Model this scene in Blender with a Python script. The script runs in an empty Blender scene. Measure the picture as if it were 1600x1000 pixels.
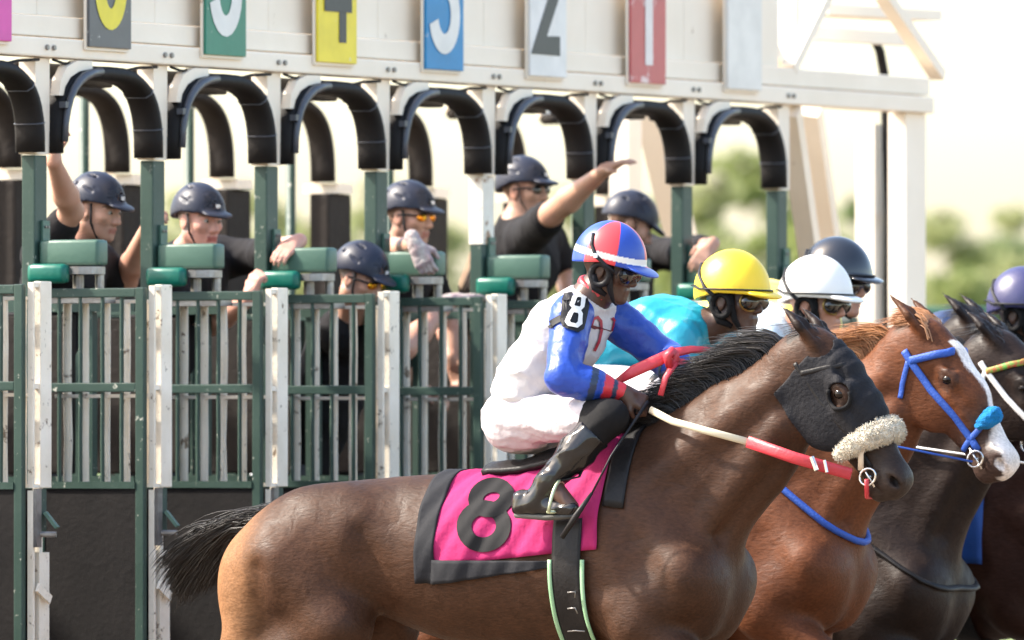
import bpy, math, random
import numpy as np
from mathutils import Vector, Matrix
from mathutils.bvhtree import BVHTree
random.seed(7); np.random.seed(7)
SC = bpy.context.scene
COL = SC.collection
f32 = np.float32

# ------------------------------------------------------------------ camera
TH = math.radians(63.0); FPX = 17700.0; PITCH = math.atan(210 / FPX)
RV = np.array([math.cos(TH), -math.sin(TH), 0.0]); DV = np.array([math.sin(TH), math.cos(TH), 0.0])
CAM = 1.896 * RV - 45.0 * DV + np.array([0, 0, 1.5])
FW = DV * math.cos(PITCH) + np.array([0, 0, math.sin(PITCH)])
UP = -DV * math.sin(PITCH) + np.array([0, 0, math.cos(PITCH)])
cd = bpy.data.cameras.new('camera'); cam = bpy.data.objects.new('camera', cd); COL.objects.link(cam)
cd.sensor_width = 36.0; cd.lens = 36.0 * FPX / 1600.0
cd.clip_start = 1.0; cd.clip_end = 3000.0
m = Matrix.Identity(4)
for i in range(3):
    m[i][0] = RV[i]; m[i][1] = UP[i]; m[i][2] = -FW[i]; m[i][3] = CAM[i]
cam.matrix_world = m
cd.dof.use_dof = True; cd.dof.focus_distance = 42.0; cd.dof.aperture_fstop = 4.5
SC.camera = cam

# ------------------------------------------------------------------ sky, sun, exposure
SUN_EL = math.radians(44); SUN_AZ = np.array([-0.36, 0.933])          # towards the sun: behind the gate, from its far end
w = bpy.data.worlds.new('World'); SC.world = w; w.use_nodes = True
nt = w.node_tree; bg = nt.nodes['Background']
sky = nt.nodes.new('ShaderNodeTexSky'); sky.sky_type = 'NISHITA'; sky.sun_disc = False
sky.sun_elevation = SUN_EL; sky.sun_rotation = math.atan2(SUN_AZ[0], SUN_AZ[1])
sky.air_density = 1.0; sky.dust_density = 2.4; sky.ozone_density = 0.6
wm = nt.nodes.new('ShaderNodeMixRGB'); wm.blend_type = 'MULTIPLY'; wm.inputs[0].default_value = 1.0; wm.inputs[2].default_value = (1.0, 0.958, 0.895, 1)
nt.links.new(sky.outputs[0], wm.inputs[1]); nt.links.new(wm.outputs[0], bg.inputs[0]); bg.inputs[1].default_value = 0.15
sl = bpy.data.lights.new('sun', 'SUN'); sl.energy = 2.7; sl.angle = math.radians(2.0); sl.color = (1.0, 0.93, 0.82)
so = bpy.data.objects.new('sun', sl); COL.objects.link(so)
sd = Vector((SUN_AZ[0] * math.cos(SUN_EL), SUN_AZ[1] * math.cos(SUN_EL), math.sin(SUN_EL))).normalized()
so.rotation_euler = sd.to_track_quat('Z', 'Y').to_euler(); so.location = sd * 60
SC.view_settings.view_transform = 'Standard'; SC.view_settings.look = 'None'
SC.view_settings.gamma = 1.0; SC.view_settings.use_curve_mapping = False
SC.view_settings.exposure = 2.08

# ------------------------------------------------------------------ helpers
def at(u, v, X=None, Y=None, D=None):
    """point of the place seen at photo position (u, v) on the plane X=, Y= or at depth D"""
    q = FW + RV * (u - 800) / FPX + UP * (500 - v) / FPX
    t = (X - CAM[0]) / q[0] if X is not None else (Y - CAM[1]) / q[1] if Y is not None else D
    return CAM + q * t

MATS = {}
def mat(name, col, rough=0.6, col2=None, nscale=8.0, namt=0.5, bump=0.0, bscale=60.0, metal=0.0, spec=0.5, wear=None,
        wscale=6.0, wth=0.62, attr=None, sheen=0.0, coat=0.0, sss=0.0, trans=0.0, stretch=None, bump2=0.0, b2scale=300.0):
    if name in MATS: return MATS[name]
    M = bpy.data.materials.new(name); M.use_nodes = True; MATS[name] = M
    T = M.node_tree; N = T.nodes; L = T.links; b = N['Principled BSDF']
    tc = N.new('ShaderNodeTexCoord'); src = tc.outputs['Object']
    if stretch:
        mp = N.new('ShaderNodeMapping'); mp.inputs['Scale'].default_value = stretch
        L.new(src, mp.inputs[0]); src = mp.outputs[0]
    out = None
    if attr:
        a = N.new('ShaderNodeAttribute'); a.attribute_name = attr; out = a.outputs['Color']
    else:
        rgb = N.new('ShaderNodeRGB'); rgb.outputs[0].default_value = (*col, 1); out = rgb.outputs[0]
    if col2 or attr:
        n = N.new('ShaderNodeTexNoise'); n.inputs['Scale'].default_value = nscale; n.inputs['Detail'].default_value = 6
        L.new(src, n.inputs[0])
        r = N.new('ShaderNodeMapRange'); r.inputs[1].default_value = 0.35; r.inputs[2].default_value = 0.65
        r.inputs[3].default_value = 0; r.inputs[4].default_value = namt; L.new(n.outputs[0], r.inputs[0])
        mx = N.new('ShaderNodeMixRGB'); L.new(r.outputs[0], mx.inputs[0]); L.new(out, mx.inputs[1])
        if col2: mx.inputs[2].default_value = (*col2, 1)
        else:
            dk = N.new('ShaderNodeMixRGB'); dk.blend_type = 'MULTIPLY'; dk.inputs[0].default_value = 1
            L.new(out, dk.inputs[1]); dk.inputs[2].default_value = (0.72, 0.68, 0.64, 1); L.new(dk.outputs[0], mx.inputs[2])
        out = mx.outputs[0]
    if wear:
        n = N.new('ShaderNodeTexNoise'); n.inputs['Scale'].default_value = wscale; n.inputs['Detail'].default_value = 9
        n.inputs['Roughness'].default_value = 0.7
        g = N.new('ShaderNodeNewGeometry'); L.new(g.outputs['Position'], n.inputs[0])
        r = N.new('ShaderNodeMapRange'); r.inputs[1].default_value = wth; r.inputs[2].default_value = wth + 0.05
        L.new(n.outputs[0], r.inputs[0])
        mx = N.new('ShaderNodeMixRGB'); L.new(r.outputs[0], mx.inputs[0]); L.new(out, mx.inputs[1])
        mx.inputs[2].default_value = (*wear, 1); out = mx.outputs[0]
    L.new(out, b.inputs['Base Color'])
    b.inputs['Roughness'].default_value = rough; b.inputs['Metallic'].default_value = metal
    b.inputs['Specular IOR Level'].default_value = spec
    b.inputs['Sheen Weight'].default_value = sheen; b.inputs['Sheen Roughness'].default_value = 0.4
    b.inputs['Coat Weight'].default_value = coat; b.inputs['Coat Roughness'].default_value = 0.12
    if sss:
        b.inputs['Subsurface Weight'].default_value = sss; b.inputs['Subsurface Radius'].default_value = (0.012, 0.005, 0.003)
        b.inputs['Subsurface Scale'].default_value = 1.0
    if trans: b.inputs['Transmission Weight'].default_value = trans
    if bump:
        n = N.new('ShaderNodeTexNoise'); n.inputs['Scale'].default_value = bscale; n.inputs['Detail'].default_value = 5
        L.new(src, n.inputs[0])
        bp = N.new('ShaderNodeBump'); bp.inputs['Strength'].default_value = bump; bp.inputs['Distance'].default_value = 0.02
        L.new(n.outputs[0], bp.inputs['Height']); L.new(bp.outputs[0], b.inputs['Normal'])
        if bump2:
            n2 = N.new('ShaderNodeTexNoise'); n2.inputs['Scale'].default_value = b2scale; n2.inputs['Detail'].default_value = 3; L.new(src, n2.inputs[0])
            b2 = N.new('ShaderNodeBump'); b2.inputs['Strength'].default_value = bump2; b2.inputs['Distance'].default_value = 0.01
            L.new(n2.outputs[0], b2.inputs['Height']); L.new(bp.outputs[0], b2.inputs['Normal']); L.new(b2.outputs[0], b.inputs['Normal'])
    return M

def link(o, parent=None):
    COL.objects.link(o)
    if parent is not None: o.parent = parent
    return o
def tag(o, label=None, cat=None, group=None, kind=None):
    if label: o['label'] = label
    if cat: o['category'] = cat
    if group: o['group'] = group
    if kind: o['kind'] = kind
    return o
def empty(name, loc, label=None, cat=None, group=None, rz=0.0):
    o = bpy.data.objects.new(name, None); o.location = loc; o.rotation_euler = (0, 0, rz); o.empty_display_size = 0.1
    COL.objects.link(o); return tag(o, label, cat, group)

class MB:
    """collects boxes, bars and sheets, then links them as one mesh object"""
    def __init__(s): s.v = []; s.f = []
    def add(s, v, f):
        n = len(s.v); s.v += [tuple(map(float, p)) for p in v]; s.f += [tuple(i + n for i in q) for q in f]; return s
    def box(s, x0, x1, y0, y1, z0, z1, c=0.0):
        if c <= 0:
            v = [(x, y, z) for x in (x0, x1) for y in (y0, y1) for z in (z0, z1)]
            return s.add(v, [(0, 1, 3, 2), (4, 6, 7, 5), (0, 4, 5, 1), (2, 3, 7, 6), (0, 2, 6, 4), (1, 5, 7, 3)])
        v = []; cx, cy, cz = (x0 + x1) / 2, (y0 + y1) / 2, (z0 + z1) / 2; hx, hy, hz = (x1 - x0) / 2, (y1 - y0) / 2, (z1 - z0) / 2
        me = bpy.data.meshes.new('t'); import bmesh
        bm = bmesh.new(); bmesh.ops.create_cube(bm, size=2.0)
        for q in bm.verts: q.co = Vector((cx + q.co.x * hx, cy + q.co.y * hy, cz + q.co.z * hz))
        bmesh.ops.bevel(bm, geom=bm.edges[:], offset=c, segments=2, affect='EDGES', profile=0.6)
        bm.verts.index_update()
        s.add([q.co[:] for q in bm.verts], [[q.index for q in f.verts] for f in bm.faces]); bm.free(); bpy.data.meshes.remove(me)
        return s
    def beam(s, a, b, w, h, upv=(0, 0, 1)):
        a = np.array(a, float); b = np.array(b, float); d = (b - a) / np.linalg.norm(b - a); u = np.array(upv, float)
        if abs(d @ u) > 0.95: u = np.array((1.0, 0, 0))
        sv = np.cross(d, u); sv /= np.linalg.norm(sv); u = np.cross(sv, d)
        v = [p + sv * i * w / 2 + u * j * h / 2 for p in (a, b) for i in (-1, 1) for j in (-1, 1)]
        return s.add(v, [(0, 1, 3, 2), (4, 6, 7, 5), (0, 4, 5, 1), (2, 3, 7, 6), (0, 2, 6, 4), (1, 5, 7, 3)])
    def tube(s, pts, rad, n=8, caps=True, flat=1.0, upv=(0, 0, 1)):
        pts = [np.array(p, float) for p in pts]; K = len(pts); rad = [rad] * K if np.isscalar(rad) else list(rad)
        base = len(s.v); pu = None
        for i, p in enumerate(pts):
            d = pts[min(i + 1, K - 1)] - pts[max(i - 1, 0)]; d = d / (np.linalg.norm(d) + 1e-9)
            u = np.array(upv, float) if pu is None else pu
            sv = np.cross(d, u)
            if np.linalg.norm(sv) < 1e-3: sv = np.cross(d, (1.0, 0.1, 0))
            sv /= np.linalg.norm(sv); u = np.cross(sv, d); pu = u
            for k in range(n):
                a = 2 * math.pi * (k + 0.5) / n
                s.v.append(tuple(p + (sv * math.cos(a) + u * math.sin(a) * flat) * rad[i]))
        for i in range(K - 1):
            for k in range(n):
                a = base + i * n + k; b = base + i * n + (k + 1) % n
                s.f.append((a, b, b + n, a + n))
        if caps:
            s.f.append(tuple(base + k for k in reversed(range(n)))); s.f.append(tuple(base + (K - 1) * n + k for k in range(n)))
        return s
    def build(s, name, material, parent=None, smooth=False, origin=None):
        me = bpy.data.meshes.new(name)
        og = np.array(origin if origin is not None else (parent_loc(parent)), float)
        me.from_pydata([tuple(np.array(p) - og) for p in s.v], [], s.f); me.update()
        if smooth:
            for p in me.polygons: p.use_smooth = True
        me.materials.append(material)
        o = bpy.data.objects.new(name, me)
        if parent is None: o.location = og
        return link(o, parent)
def parent_loc(p):
    t = np.zeros(3)
    while p is not None: t += np.array(p.location); p = p.parent
    return t

def share(o, parent, loc=None, name=None):
    c = o.copy(); COL.objects.link(c); c.parent = parent
    if loc is not None: c.location = loc
    return c

# ------------------------------------------------------------------ signed-distance modelling for bodies and cloth
def _n(v): v = np.array(v, float); return v / np.linalg.norm(v)
class Body:
    def __init__(s): s.p = []
    def rc(s, a, b, ra, rb, k=0.03, op='+', ax=None, sc=1.0, tag=None):
        """tapered capsule; ax/sc flattens the cross-section along an axis"""
        s.p.append(('rc', op, k, np.array(a, f32), np.array(b, f32), float(ra), float(rb), None if ax is None else np.array(_n(ax), f32), float(sc))); return s
    def el(s, c, r, R=None, k=0.03, op='+'):
        s.p.append(('el', op, k, np.array(c, f32), np.array(r, f32), None if R is None else np.array(R, f32))); return s
    def chain(s, pts, rad, k=0.02, **kw):
        for i in range(len(pts) - 1): s.rc(pts[i], pts[i + 1], rad[i], rad[i + 1], k, **kw)
        return s
    def bounds(s):
        lo = np.full(3, 1e9); hi = -lo
        for q in s.p:
            if q[1] != '+': continue
            if q[0] == 'rc':
                r = max(q[5], q[6]) * max(1, q[8]); a = np.minimum(q[3], q[4]) - r; b = np.maximum(q[3], q[4]) + r
            else: r = q[4].max(); a = q[3] - r; b = q[3] + r
            lo = np.minimum(lo, a); hi = np.maximum(hi, b)
        return lo, hi
    def ev(s, P, mg=0.08):
        d = np.full(len(P), 1.0, f32)
        for q in s.p:
            k = q[2]
            if q[0] == 'rc':
                a, b, ra, rb, ax, sc = q[3:]; R = max(ra, rb) * max(1, sc) + mg + k
                lo = np.minimum(a, b) - R; hi = np.maximum(a, b) + R
            else:
                c, r, Rm = q[3:]; R = r.max() + mg + k; lo = c - R; hi = c + R
            I = np.nonzero(((P > lo) & (P < hi)).all(1))[0]
            if len(I) == 0: continue
            X = P[I]
            if q[0] == 'rc':
                ba = b - a; pa = X - a
                if ax is not None:
                    t = np.clip((pa @ ba) / max(ba @ ba, 1e-9), 0, 1); v = pa - t[:, None] * ba
                    w_ = v @ ax; v = v + (1.0 / sc - 1.0) * w_[:, None] * ax
                    e = np.sqrt((v * v).sum(1)) - (ra + (rb - ra) * t); e = e * min(1.0, sc) if sc < 1 else e
                else:
                    t = np.clip((pa @ ba) / max(ba @ ba, 1e-9), 0, 1); v = pa - t[:, None] * ba
                    e = np.sqrt((v * v).sum(1)) - (ra + (rb - ra) * t)
            else:
                v = X - c
                if Rm is not None: v = v @ Rm.T
                k0 = np.sqrt(((v / r) ** 2).sum(1)) + 1e-6; k1 = np.sqrt(((v / (r * r)) ** 2).sum(1)) + 1e-6
                e = k0 * (k0 - 1) / k1
            D = d[I]
            if q[1] == '+':
                h = np.clip(0.5 + 0.5 * (D - e) / k, 0, 1); d[I] = D * (1 - h) + e * h - k * h * (1 - h)
            else:
                h = np.clip(0.5 - 0.5 * (D + e) / k, 0, 1); d[I] = D * (1 - h) - e * h + k * h * (1 - h)
        return d

def net(ev, lo, hi, h):
    """surface nets over a narrow band: returns verts, quads"""
    B = 4; lo = np.array(lo, float) - 3 * h; hi = np.array(hi, float) + 3 * h
    nb = np.ceil((hi - lo) / (B * h)).astype(int) + 1
    g = np.stack(np.meshgrid(*[np.arange(q) for q in nb], indexing='ij'), -1).reshape(-1, 3)
    cc = (lo + (g * B + (B - 1) / 2) * h).astype(f32)
    dc = np.concatenate([ev(cc[i:i + 200000]) for i in range(0, len(cc), 200000)]); act = np.abs(dc) < B * h * 0.95 + 0.012
    V = np.repeat(np.repeat(np.repeat(np.where(dc < 0, -1, 1).astype(f32).reshape(nb), B, 0), B, 1), B, 2)
    ga = g[act]; o = np.stack(np.meshgrid(*[np.arange(B)] * 3, indexing='ij'), -1).reshape(-1, 3)
    for c0 in range(0, len(ga), 9000):
        I = (ga[c0:c0 + 9000, None, :] * B + o[None]).reshape(-1, 3)
        V[I[:, 0], I[:, 1], I[:, 2]] = ev((lo + I * h).astype(f32))
    s = V < 0
    cnt = np.zeros(tuple(np.array(s.shape) - 1), np.int8)
    for a in (0, 1):
        for b in (0, 1):
            for c in (0, 1):
                cnt += s[a:s.shape[0] - 1 + a, b:s.shape[1] - 1 + b, c:s.shape[2] - 1 + c]
    A = np.argwhere((cnt > 0) & (cnt < 8)); idx = np.full(cnt.shape, -1, np.int32); idx[A[:, 0], A[:, 1], A[:, 2]] = np.arange(len(A))
    acc = np.zeros((len(A), 3)); num = np.zeros(len(A))
    cor = [(a, b, c) for a in (0, 1) for b in (0, 1) for c in (0, 1)]
    val = {q: V[A[:, 0] + q[0], A[:, 1] + q[1], A[:, 2] + q[2]] for q in cor}
    for q in cor:
        for ax in range(3):
            if q[ax]: continue
            p = list(q); p[ax] = 1; p = tuple(p); d0 = val[q]; d1 = val[p]; cr = (d0 < 0) != (d1 < 0)
            t = np.where(cr, d0 / np.where(cr, d0 - d1, 1), 0); pos = np.array(q, float)[None].repeat(len(A), 0); pos[:, ax] += t
            acc += pos * cr[:, None]; num += cr
    verts = lo + (A + acc / num[:, None]) * h
    quads = []
    for ax in range(3):
        u_, v_ = [(1, 2), (2, 0), (0, 1)][ax]
        sl0 = [slice(1, -1)] * 3; sl1 = [slice(1, -1)] * 3
        sl0[ax] = slice(0, -1); sl1[ax] = slice(1, None)
        s0 = s[tuple(sl0)]; s1 = s[tuple(sl1)]
        E = np.argwhere(s0 != s1)
        if len(E) == 0: continue
        ins = s0[E[:, 0], E[:, 1], E[:, 2]]; off = np.ones(3, int); off[ax] = 0; E = E + off
        eu = np.zeros(3, int); eu[u_] = 1; evv = np.zeros(3, int); evv[v_] = 1
        qs = [E - eu - evv, E - evv, E, E - eu]
        ok = np.ones(len(E), bool)
        for q in qs: ok &= ((q >= 0) & (q < np.array(idx.shape))).all(1)
        qi = np.stack([idx[q[ok][:, 0], q[ok][:, 1], q[ok][:, 2]] for q in qs], 1); ii = ins[ok]
        qi = np.where(ii[:, None], qi, qi[:, ::-1]); quads.append(qi[(qi >= 0).all(1)])
    return verts, np.concatenate(quads)

def mesh_np(name, V, Q, material, colf=None, extra=None):
    me = bpy.data.meshes.new(name); n = len(V); k = len(Q)
    me.vertices.add(n); me.vertices.foreach_set('co', V.astype(f32).ravel())
    me.loops.add(k * 4); me.loops.foreach_set('vertex_index', Q.astype(np.int32).ravel())
    me.polygons.add(k); me.polygons.foreach_set('loop_start', np.arange(0, k * 4, 4, dtype=np.int32))
    me.polygons.foreach_set('use_smooth', np.ones(k, bool)); me.update(calc_edges=True); me.validate()
    for mm in (material if isinstance(material, (list, tuple)) else [material]): me.materials.append(mm)
    if colf is not None:
        c = np.concatenate([np.clip(colf(V), 0, 1), np.ones((n, 1))], 1).astype(f32)
        a = me.color_attributes.new('tint', 'FLOAT_COLOR', 'POINT'); a.data.foreach_set('color', c.ravel())
    return me
def relax_once(V, Q):
    a = Q[:, [0, 1, 1, 2, 2, 3, 3, 0]].ravel(); b = Q[:, [1, 0, 2, 1, 3, 2, 0, 3]].ravel(); n = len(V); c = np.maximum(np.bincount(a, minlength=n), 1)
    return 0.5 * V + 0.5 * np.stack([np.bincount(a, V[b, i], n) / c for i in range(3)], 1)
def sculpt(name, body, h, material, parent=None, origin=None, colf=None, ev=None, bounds=None, relax=1):
    lo, hi = bounds if bounds else body.bounds()
    V, Q = net(ev or body.ev, lo, hi, h)
    for _ in range(relax):                                   # a light relaxation removes the lattice stepping
        V = relax_once(V, Q)
    og = np.array(origin if origin is not None else parent_loc(parent), float)
    me = mesh_np(name, V - og, Q, material, (lambda W: colf(W + og)) if colf else None)
    o = bpy.data.objects.new(name, me)
    if parent is None: o.location = og
    link(o, parent); o['_'] = 0; del o['_']
    return o, V, Q
def bvh(V, Q): return BVHTree.FromPolygons([tuple(p) for p in V], [tuple(int(i) for i in q) for q in Q])
def ripple(P, f, seed, n=5):
    rs = np.random.RandomState(seed); o = np.zeros(len(P), f32)
    for i in range(n):
        k = rs.normal(size=3); k = k / np.linalg.norm(k) * f * (0.6 + 0.8 * rs.rand()); o += np.sin(P @ k.astype(f32) + rs.rand() * 6.28)
    return o / n
def smooth01(x, a, b): t = np.clip((x - a) / (b - a), 0, 1); return t * t * (3 - 2 * t)
def mixc(c0, c1, t): return np.array(c0)[None] * (1 - t[:, None]) + np.array(c1)[None] * t[:, None] if np.ndim(c0) == 1 else c0 * (1 - t[:, None]) + np.array(c1)[None] * t[:, None]

def strand_mesh(name, paths, w0, material, parent, origin, seed=1):
    """tapered locks of hair, each a thin three-sided tube; paths is (strands, points, 3)"""
    P = np.array(paths, float); n, K, _ = P.shape; rs = np.random.RandomState(seed)
    d = np.empty_like(P); d[:, 1:-1] = P[:, 2:] - P[:, :-2]; d[:, 0] = P[:, 1] - P[:, 0]; d[:, -1] = P[:, -1] - P[:, -2]
    d /= np.linalg.norm(d, axis=2, keepdims=True) + 1e-9; s_ = np.cross(d, np.array((0.31, 0.82, 0.48))); s_ /= np.linalg.norm(s_, axis=2, keepdims=True) + 1e-9; u = np.cross(s_, d)
    r_ = (w0 * (0.6 + 0.8 * rs.rand(n)))[:, None] * (1 - 0.93 * (np.arange(K) / (K - 1)) ** 1.6)[None]
    V = np.stack([P + (s_ * math.cos(2.094 * k) + u * math.sin(2.094 * k)) * r_[..., None] for k in range(3)], 2).reshape(-1, 3)
    b = (np.arange(n)[:, None, None] * K + np.arange(K - 1)[None, :, None]) * 3; k = np.arange(3)[None, None]; k2 = (k + 1) % 3
    F = np.stack([b + k, b + k2, b + k2 + 3, b + k + 3], -1).reshape(-1, 4)
    me = mesh_np(name, V - np.array(origin), F, material)
    return link(bpy.data.objects.new(name, me), parent)
def nrm(a): return a / (np.linalg.norm(a, axis=-1, keepdims=True) + 1e-9)

# ------------------------------------------------------------------ materials of the place
WHITE = mat('white_paint', (0.85, 0.75, 0.62), 0.5, (0.76, 0.66, 0.53), 3.0, 0.6, 0.05, 40, wear=(0.36, 0.24, 0.14), wscale=9, wth=0.665)
WBAR = mat('worn_white_paint', (0.84, 0.76, 0.64), 0.5, (0.68, 0.59, 0.46), 6.0, 0.7, 0.1, 60, wear=(0.20, 0.14, 0.09), wscale=17, wth=0.595)
GREEN = mat('green_paint', (0.030, 0.058, 0.046), 0.45, (0.042, 0.074, 0.060), 5.0, 0.7, 0.06, 50, spec=0.3, wear=(0.42, 0.42, 0.36), wscale=26, wth=0.625)
PADG = mat('green_pad_vinyl', (0.062, 0.125, 0.095), 0.42, (0.075, 0.145, 0.11), 5, 0.6, 0.08, 25, spec=0.35, wear=(0.07, 0.15, 0.12), wscale=12, wth=0.68)
TEAL = mat('teal_vinyl', (0.003, 0.115, 0.082), 0.34, (0.003, 0.09, 0.065), 9, 0.5, 0.12, 16, spec=0.35)
RUB = mat('black_rubber', (0.0105, 0.0095, 0.0095), 0.6, (0.017, 0.015, 0.0145), 5, 0.7, 0.10, 40, spec=0.16)
RUBP = mat('brown_black_pad', (0.017, 0.014, 0.0125), 0.7, (0.027, 0.022, 0.019), 4, 0.7, 0.2, 30, spec=0.16)
TAPE = mat('grey_tape', (0.05, 0.055, 0.07), 0.35, (0.09, 0.095, 0.11), 12, 0.6, 0.1, 50)
STEEL = mat('worn_steel', (0.30, 0.29, 0.28), 0.4, (0.14, 0.12, 0.11), 14, 0.7, 0.1, 60, metal=0.7)
GREYP = mat('pale_grey_pipe', (0.50, 0.52, 0.56), 0.4, (0.38, 0.39, 0.42), 5, 0.6)

S = 0.974                                   # stall pitch
gate = empty('starting_gate', (0, 0, 0), 'long white and green starting gate with numbered stalls and padded hoops', 'starting gate')
I0, I1 = -2, 8

def repeat(o, ids, skip=0):
    for i in ids:
        if i != skip: share(o, o.parent, (o.location[0] + i * S, o.location[1], o.location[2]))
IDS = list(range(I0, I1))
# posts: green below, white above
repeat(MB().box(0.0, 0.10, 0.0, 0.06, 0.0, 2.69, 0.006).build('post', GREEN, gate), IDS)
repeat(MB().box(-0.004, 0.112, -0.004, 0.07, 2.694, 3.075).build('post_top', WHITE, gate), IDS)
repeat(MB().box(0.045, 0.102, -0.012, -0.002, 2.30, 2.43).build('bracket', PADG, gate), IDS)
b = MB()
for q in (0.062, 0.084): b.tube([(q, -0.012, 2.405), (q, -0.019, 2.405)], 0.006, 8)
repeat(b.build('bolts', STEEL, gate), IDS)
# long beams and the white board above
XL, XE = -1.98, 8.42
MB().box(XL, XE, -0.035, 0.075, 3.08, 3.157, 0.008).build('beam', WHITE, gate)
MB().box(XL, XE, -0.012, 0.06, 3.163, 3.245, 0.006).build('beam', WHITE, gate)
for i in range(-2, 7):
    MB().box(i * S + 0.0015 + 0.05, (i + 1) * S - 0.0015 + 0.05, 0.02, 0.045, 3.249, 3.66).build('panel', WHITE, gate)
bolt = MB().tube([(0.03, -0.035, 3.118), (0.03, -0.046, 3.118)], 0.011, 6).build('bolt', STEEL, gate); repeat(bolt, IDS)
bolt = MB().tube([(0.085, -0.035, 3.118), (0.085, -0.046, 3.118)], 0.011, 6).build('bolt', STEEL, gate); repeat(bolt, IDS)
repeat(MB().tube([(0.11 + 0.086 * k, -0.02, 3.072 - 0.028 * math.sin(math.pi * k / 10) - 0.004 * math.sin(k * 2.1)) for k in range(11)], 0.006, 6).build('cable', RUB, gate, True), range(-2, 7))
# rear frame
YR = 2.24; RIDS = list(range(-2, 11))
MB().box(XL, XE + 0.4, YR - 0.04, YR + 0.1, 3.145, 3.21).build('beam', WHITE, gate)
for i in range(-2, 7):
    MB().box(i * S + 0.14, i * S + 0.93, 0.16, 0.24, 2.985, 3.07, 0.01).build('roof_pad', RUB, gate)

def hoop(y0, y1, th, zb, zt, x0, x1, name, m_, dz=0.0, n=22, a0=0.0, a1=math.pi):
    """padded arch of one stall: a wide flat band bent over the opening"""
    b = MB(); prof = []
    cx = (x0 + x1) / 2; hw = (x1 - x0) / 2
    for k in range(n + 1):
        a = a0 + (a1 - a0) * k / n
        c = math.copysign(abs(math.cos(a)) ** 0.62, math.cos(a)); s_ = abs(math.sin(a)) ** 0.72
        prof.append((cx - hw * c, zb + (zt - zb) * s_))
    ring = []
    for k, (x, z) in enumerate(prof):
        p0 = prof[max(k - 1, 0)]; p1 = prof[min(k + 1, n)]; t = np.array((p1[0] - p0[0], p1[1] - p0[1])); t /= np.linalg.norm(t); nn = np.array((-t[1], t[0]))
        wob = 1 + 0.05 * math.sin(k * 1.9)
        sec = [(-th * 0.5, y0 + 0.018), (-th * 0.5 * wob, (y0 + y1) / 2), (-th * 0.5, y1 - 0.018), (-th * 0.18, y1), (th * 0.2, y1), (th * 0.5, y1 - 0.02), (th * 0.5, y0 + 0.02), (th * 0.2, y0), (-th * 0.18, y0)]
        ring.append([(x + nn[0] * q, y, z + nn[1] * q) for q, y in sec])
    m = len(ring[0]); v = [p for r_ in ring for p in r_]; f = []
    for k in range(n):
        for j in range(m): a = k * m + j; c = k * m + (j + 1) % m; f.append((a, a + m, c + m, c))
    f.append(tuple(range(m))); f.append(tuple(reversed(range(n * m, n * m + m))))
    b.add(v, f); return b.build(name, m_, gate, True)
# front hoops with a taped edge and a white bracket
h0 = hoop(-0.05, 0.075, 0.055, 2.70, 3.03, 0.135, 0.135 + S - 0.15, 'hoop', RUB); repeat(h0, range(-2, 7))
for a_, b_ in ((2.90, 2.915), (2.32, 2.333)): repeat(hoop(-0.053, 0.078, 0.062, 2.70, 3.03, 0.135, 0.135 + S - 0.15, 'tape_band', TAPE, n=2, a0=a_, a1=b_), range(-2, 7))
pts = []
for k in range(9):
    a = math.pi * (0.02 + 0.44 * k / 8); hw = (S - 0.15) / 2
    pts.append((0.135 + hw - hw * math.copysign(abs(math.cos(a)) ** 0.62, math.cos(a)), -0.062, 2.70 + 0.335 * abs(math.sin(a)) ** 0.72))
repeat(MB().tube(pts, [0.013, 0.013, 0.015, 0.015, 0.017, 0.018, 0.019, 0.018, 0.016], 8).build('taped_edge', TAPE, gate, True), range(-2, 7))
b = MB()
arc = [(0.125, 2.93), (0.14, 2.99), (0.19, 3.045), (0.28, 3.073), (0.40, 3.075)]; inn = [(0.16, 2.93), (0.175, 2.965), (0.22, 3.005), (0.29, 3.03), (0.40, 3.045)]
v = [(x, y, z) for y in (-0.04, 0.0) for x, z in arc + inn]
f = [(k, k + 1, k + 6, k + 5) for k in range(4)] + [(10 + k + 5, 10 + k + 6, 10 + k + 1, 10 + k) for k in range(4)] + [(k + 1, k, 10 + k, 11 + k) for k in range(4)] + [(5 + k, 6 + k, 16 + k, 15 + k) for k in range(4)]
repeat(b.add(v, f).build('bracket', WHITE, gate), range(-2, 7))
repeat(MB().box(0.125, 0.175, -0.07, -0.041, 2.88, 2.905).build('hook', TAPE, gate), range(-2, 7))
# rear hoops on dark padded rear posts
h1 = hoop(YR - 0.02, YR + 0.10, 0.05, 2.75, 3.11, 0.06, 0.06 + S - 0.14, 'hoop', RUBP, a0=1.3); repeat(h1, range(-1, 10))
h2 = hoop(YR + 0.101, YR + 0.14, 0.04, 2.74, 3.13, 0.10, 0.10 + S - 0.1, 'hoop_frame', WHITE, a0=1.3); repeat(h2, range(-1, 10))
repeat(MB().box(-0.05, 0.10, YR - 0.02, YR + 0.16, 2.70, 2.745).build('post_cap', WHITE, gate), RIDS)
repeat(MB().box(-0.10, 0.125, YR + 0.0, YR + 0.10, 0.0, 2.698, 0.012).build('rear_post_pad', RUBP, gate), RIDS)
repeat(MB().tube([(-0.13, YR + 0.18, 0), (-0.13, YR + 0.18, 3.14)], 0.022, 8).build('rear_pipe', GREEN, gate, True), RIDS)
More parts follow.
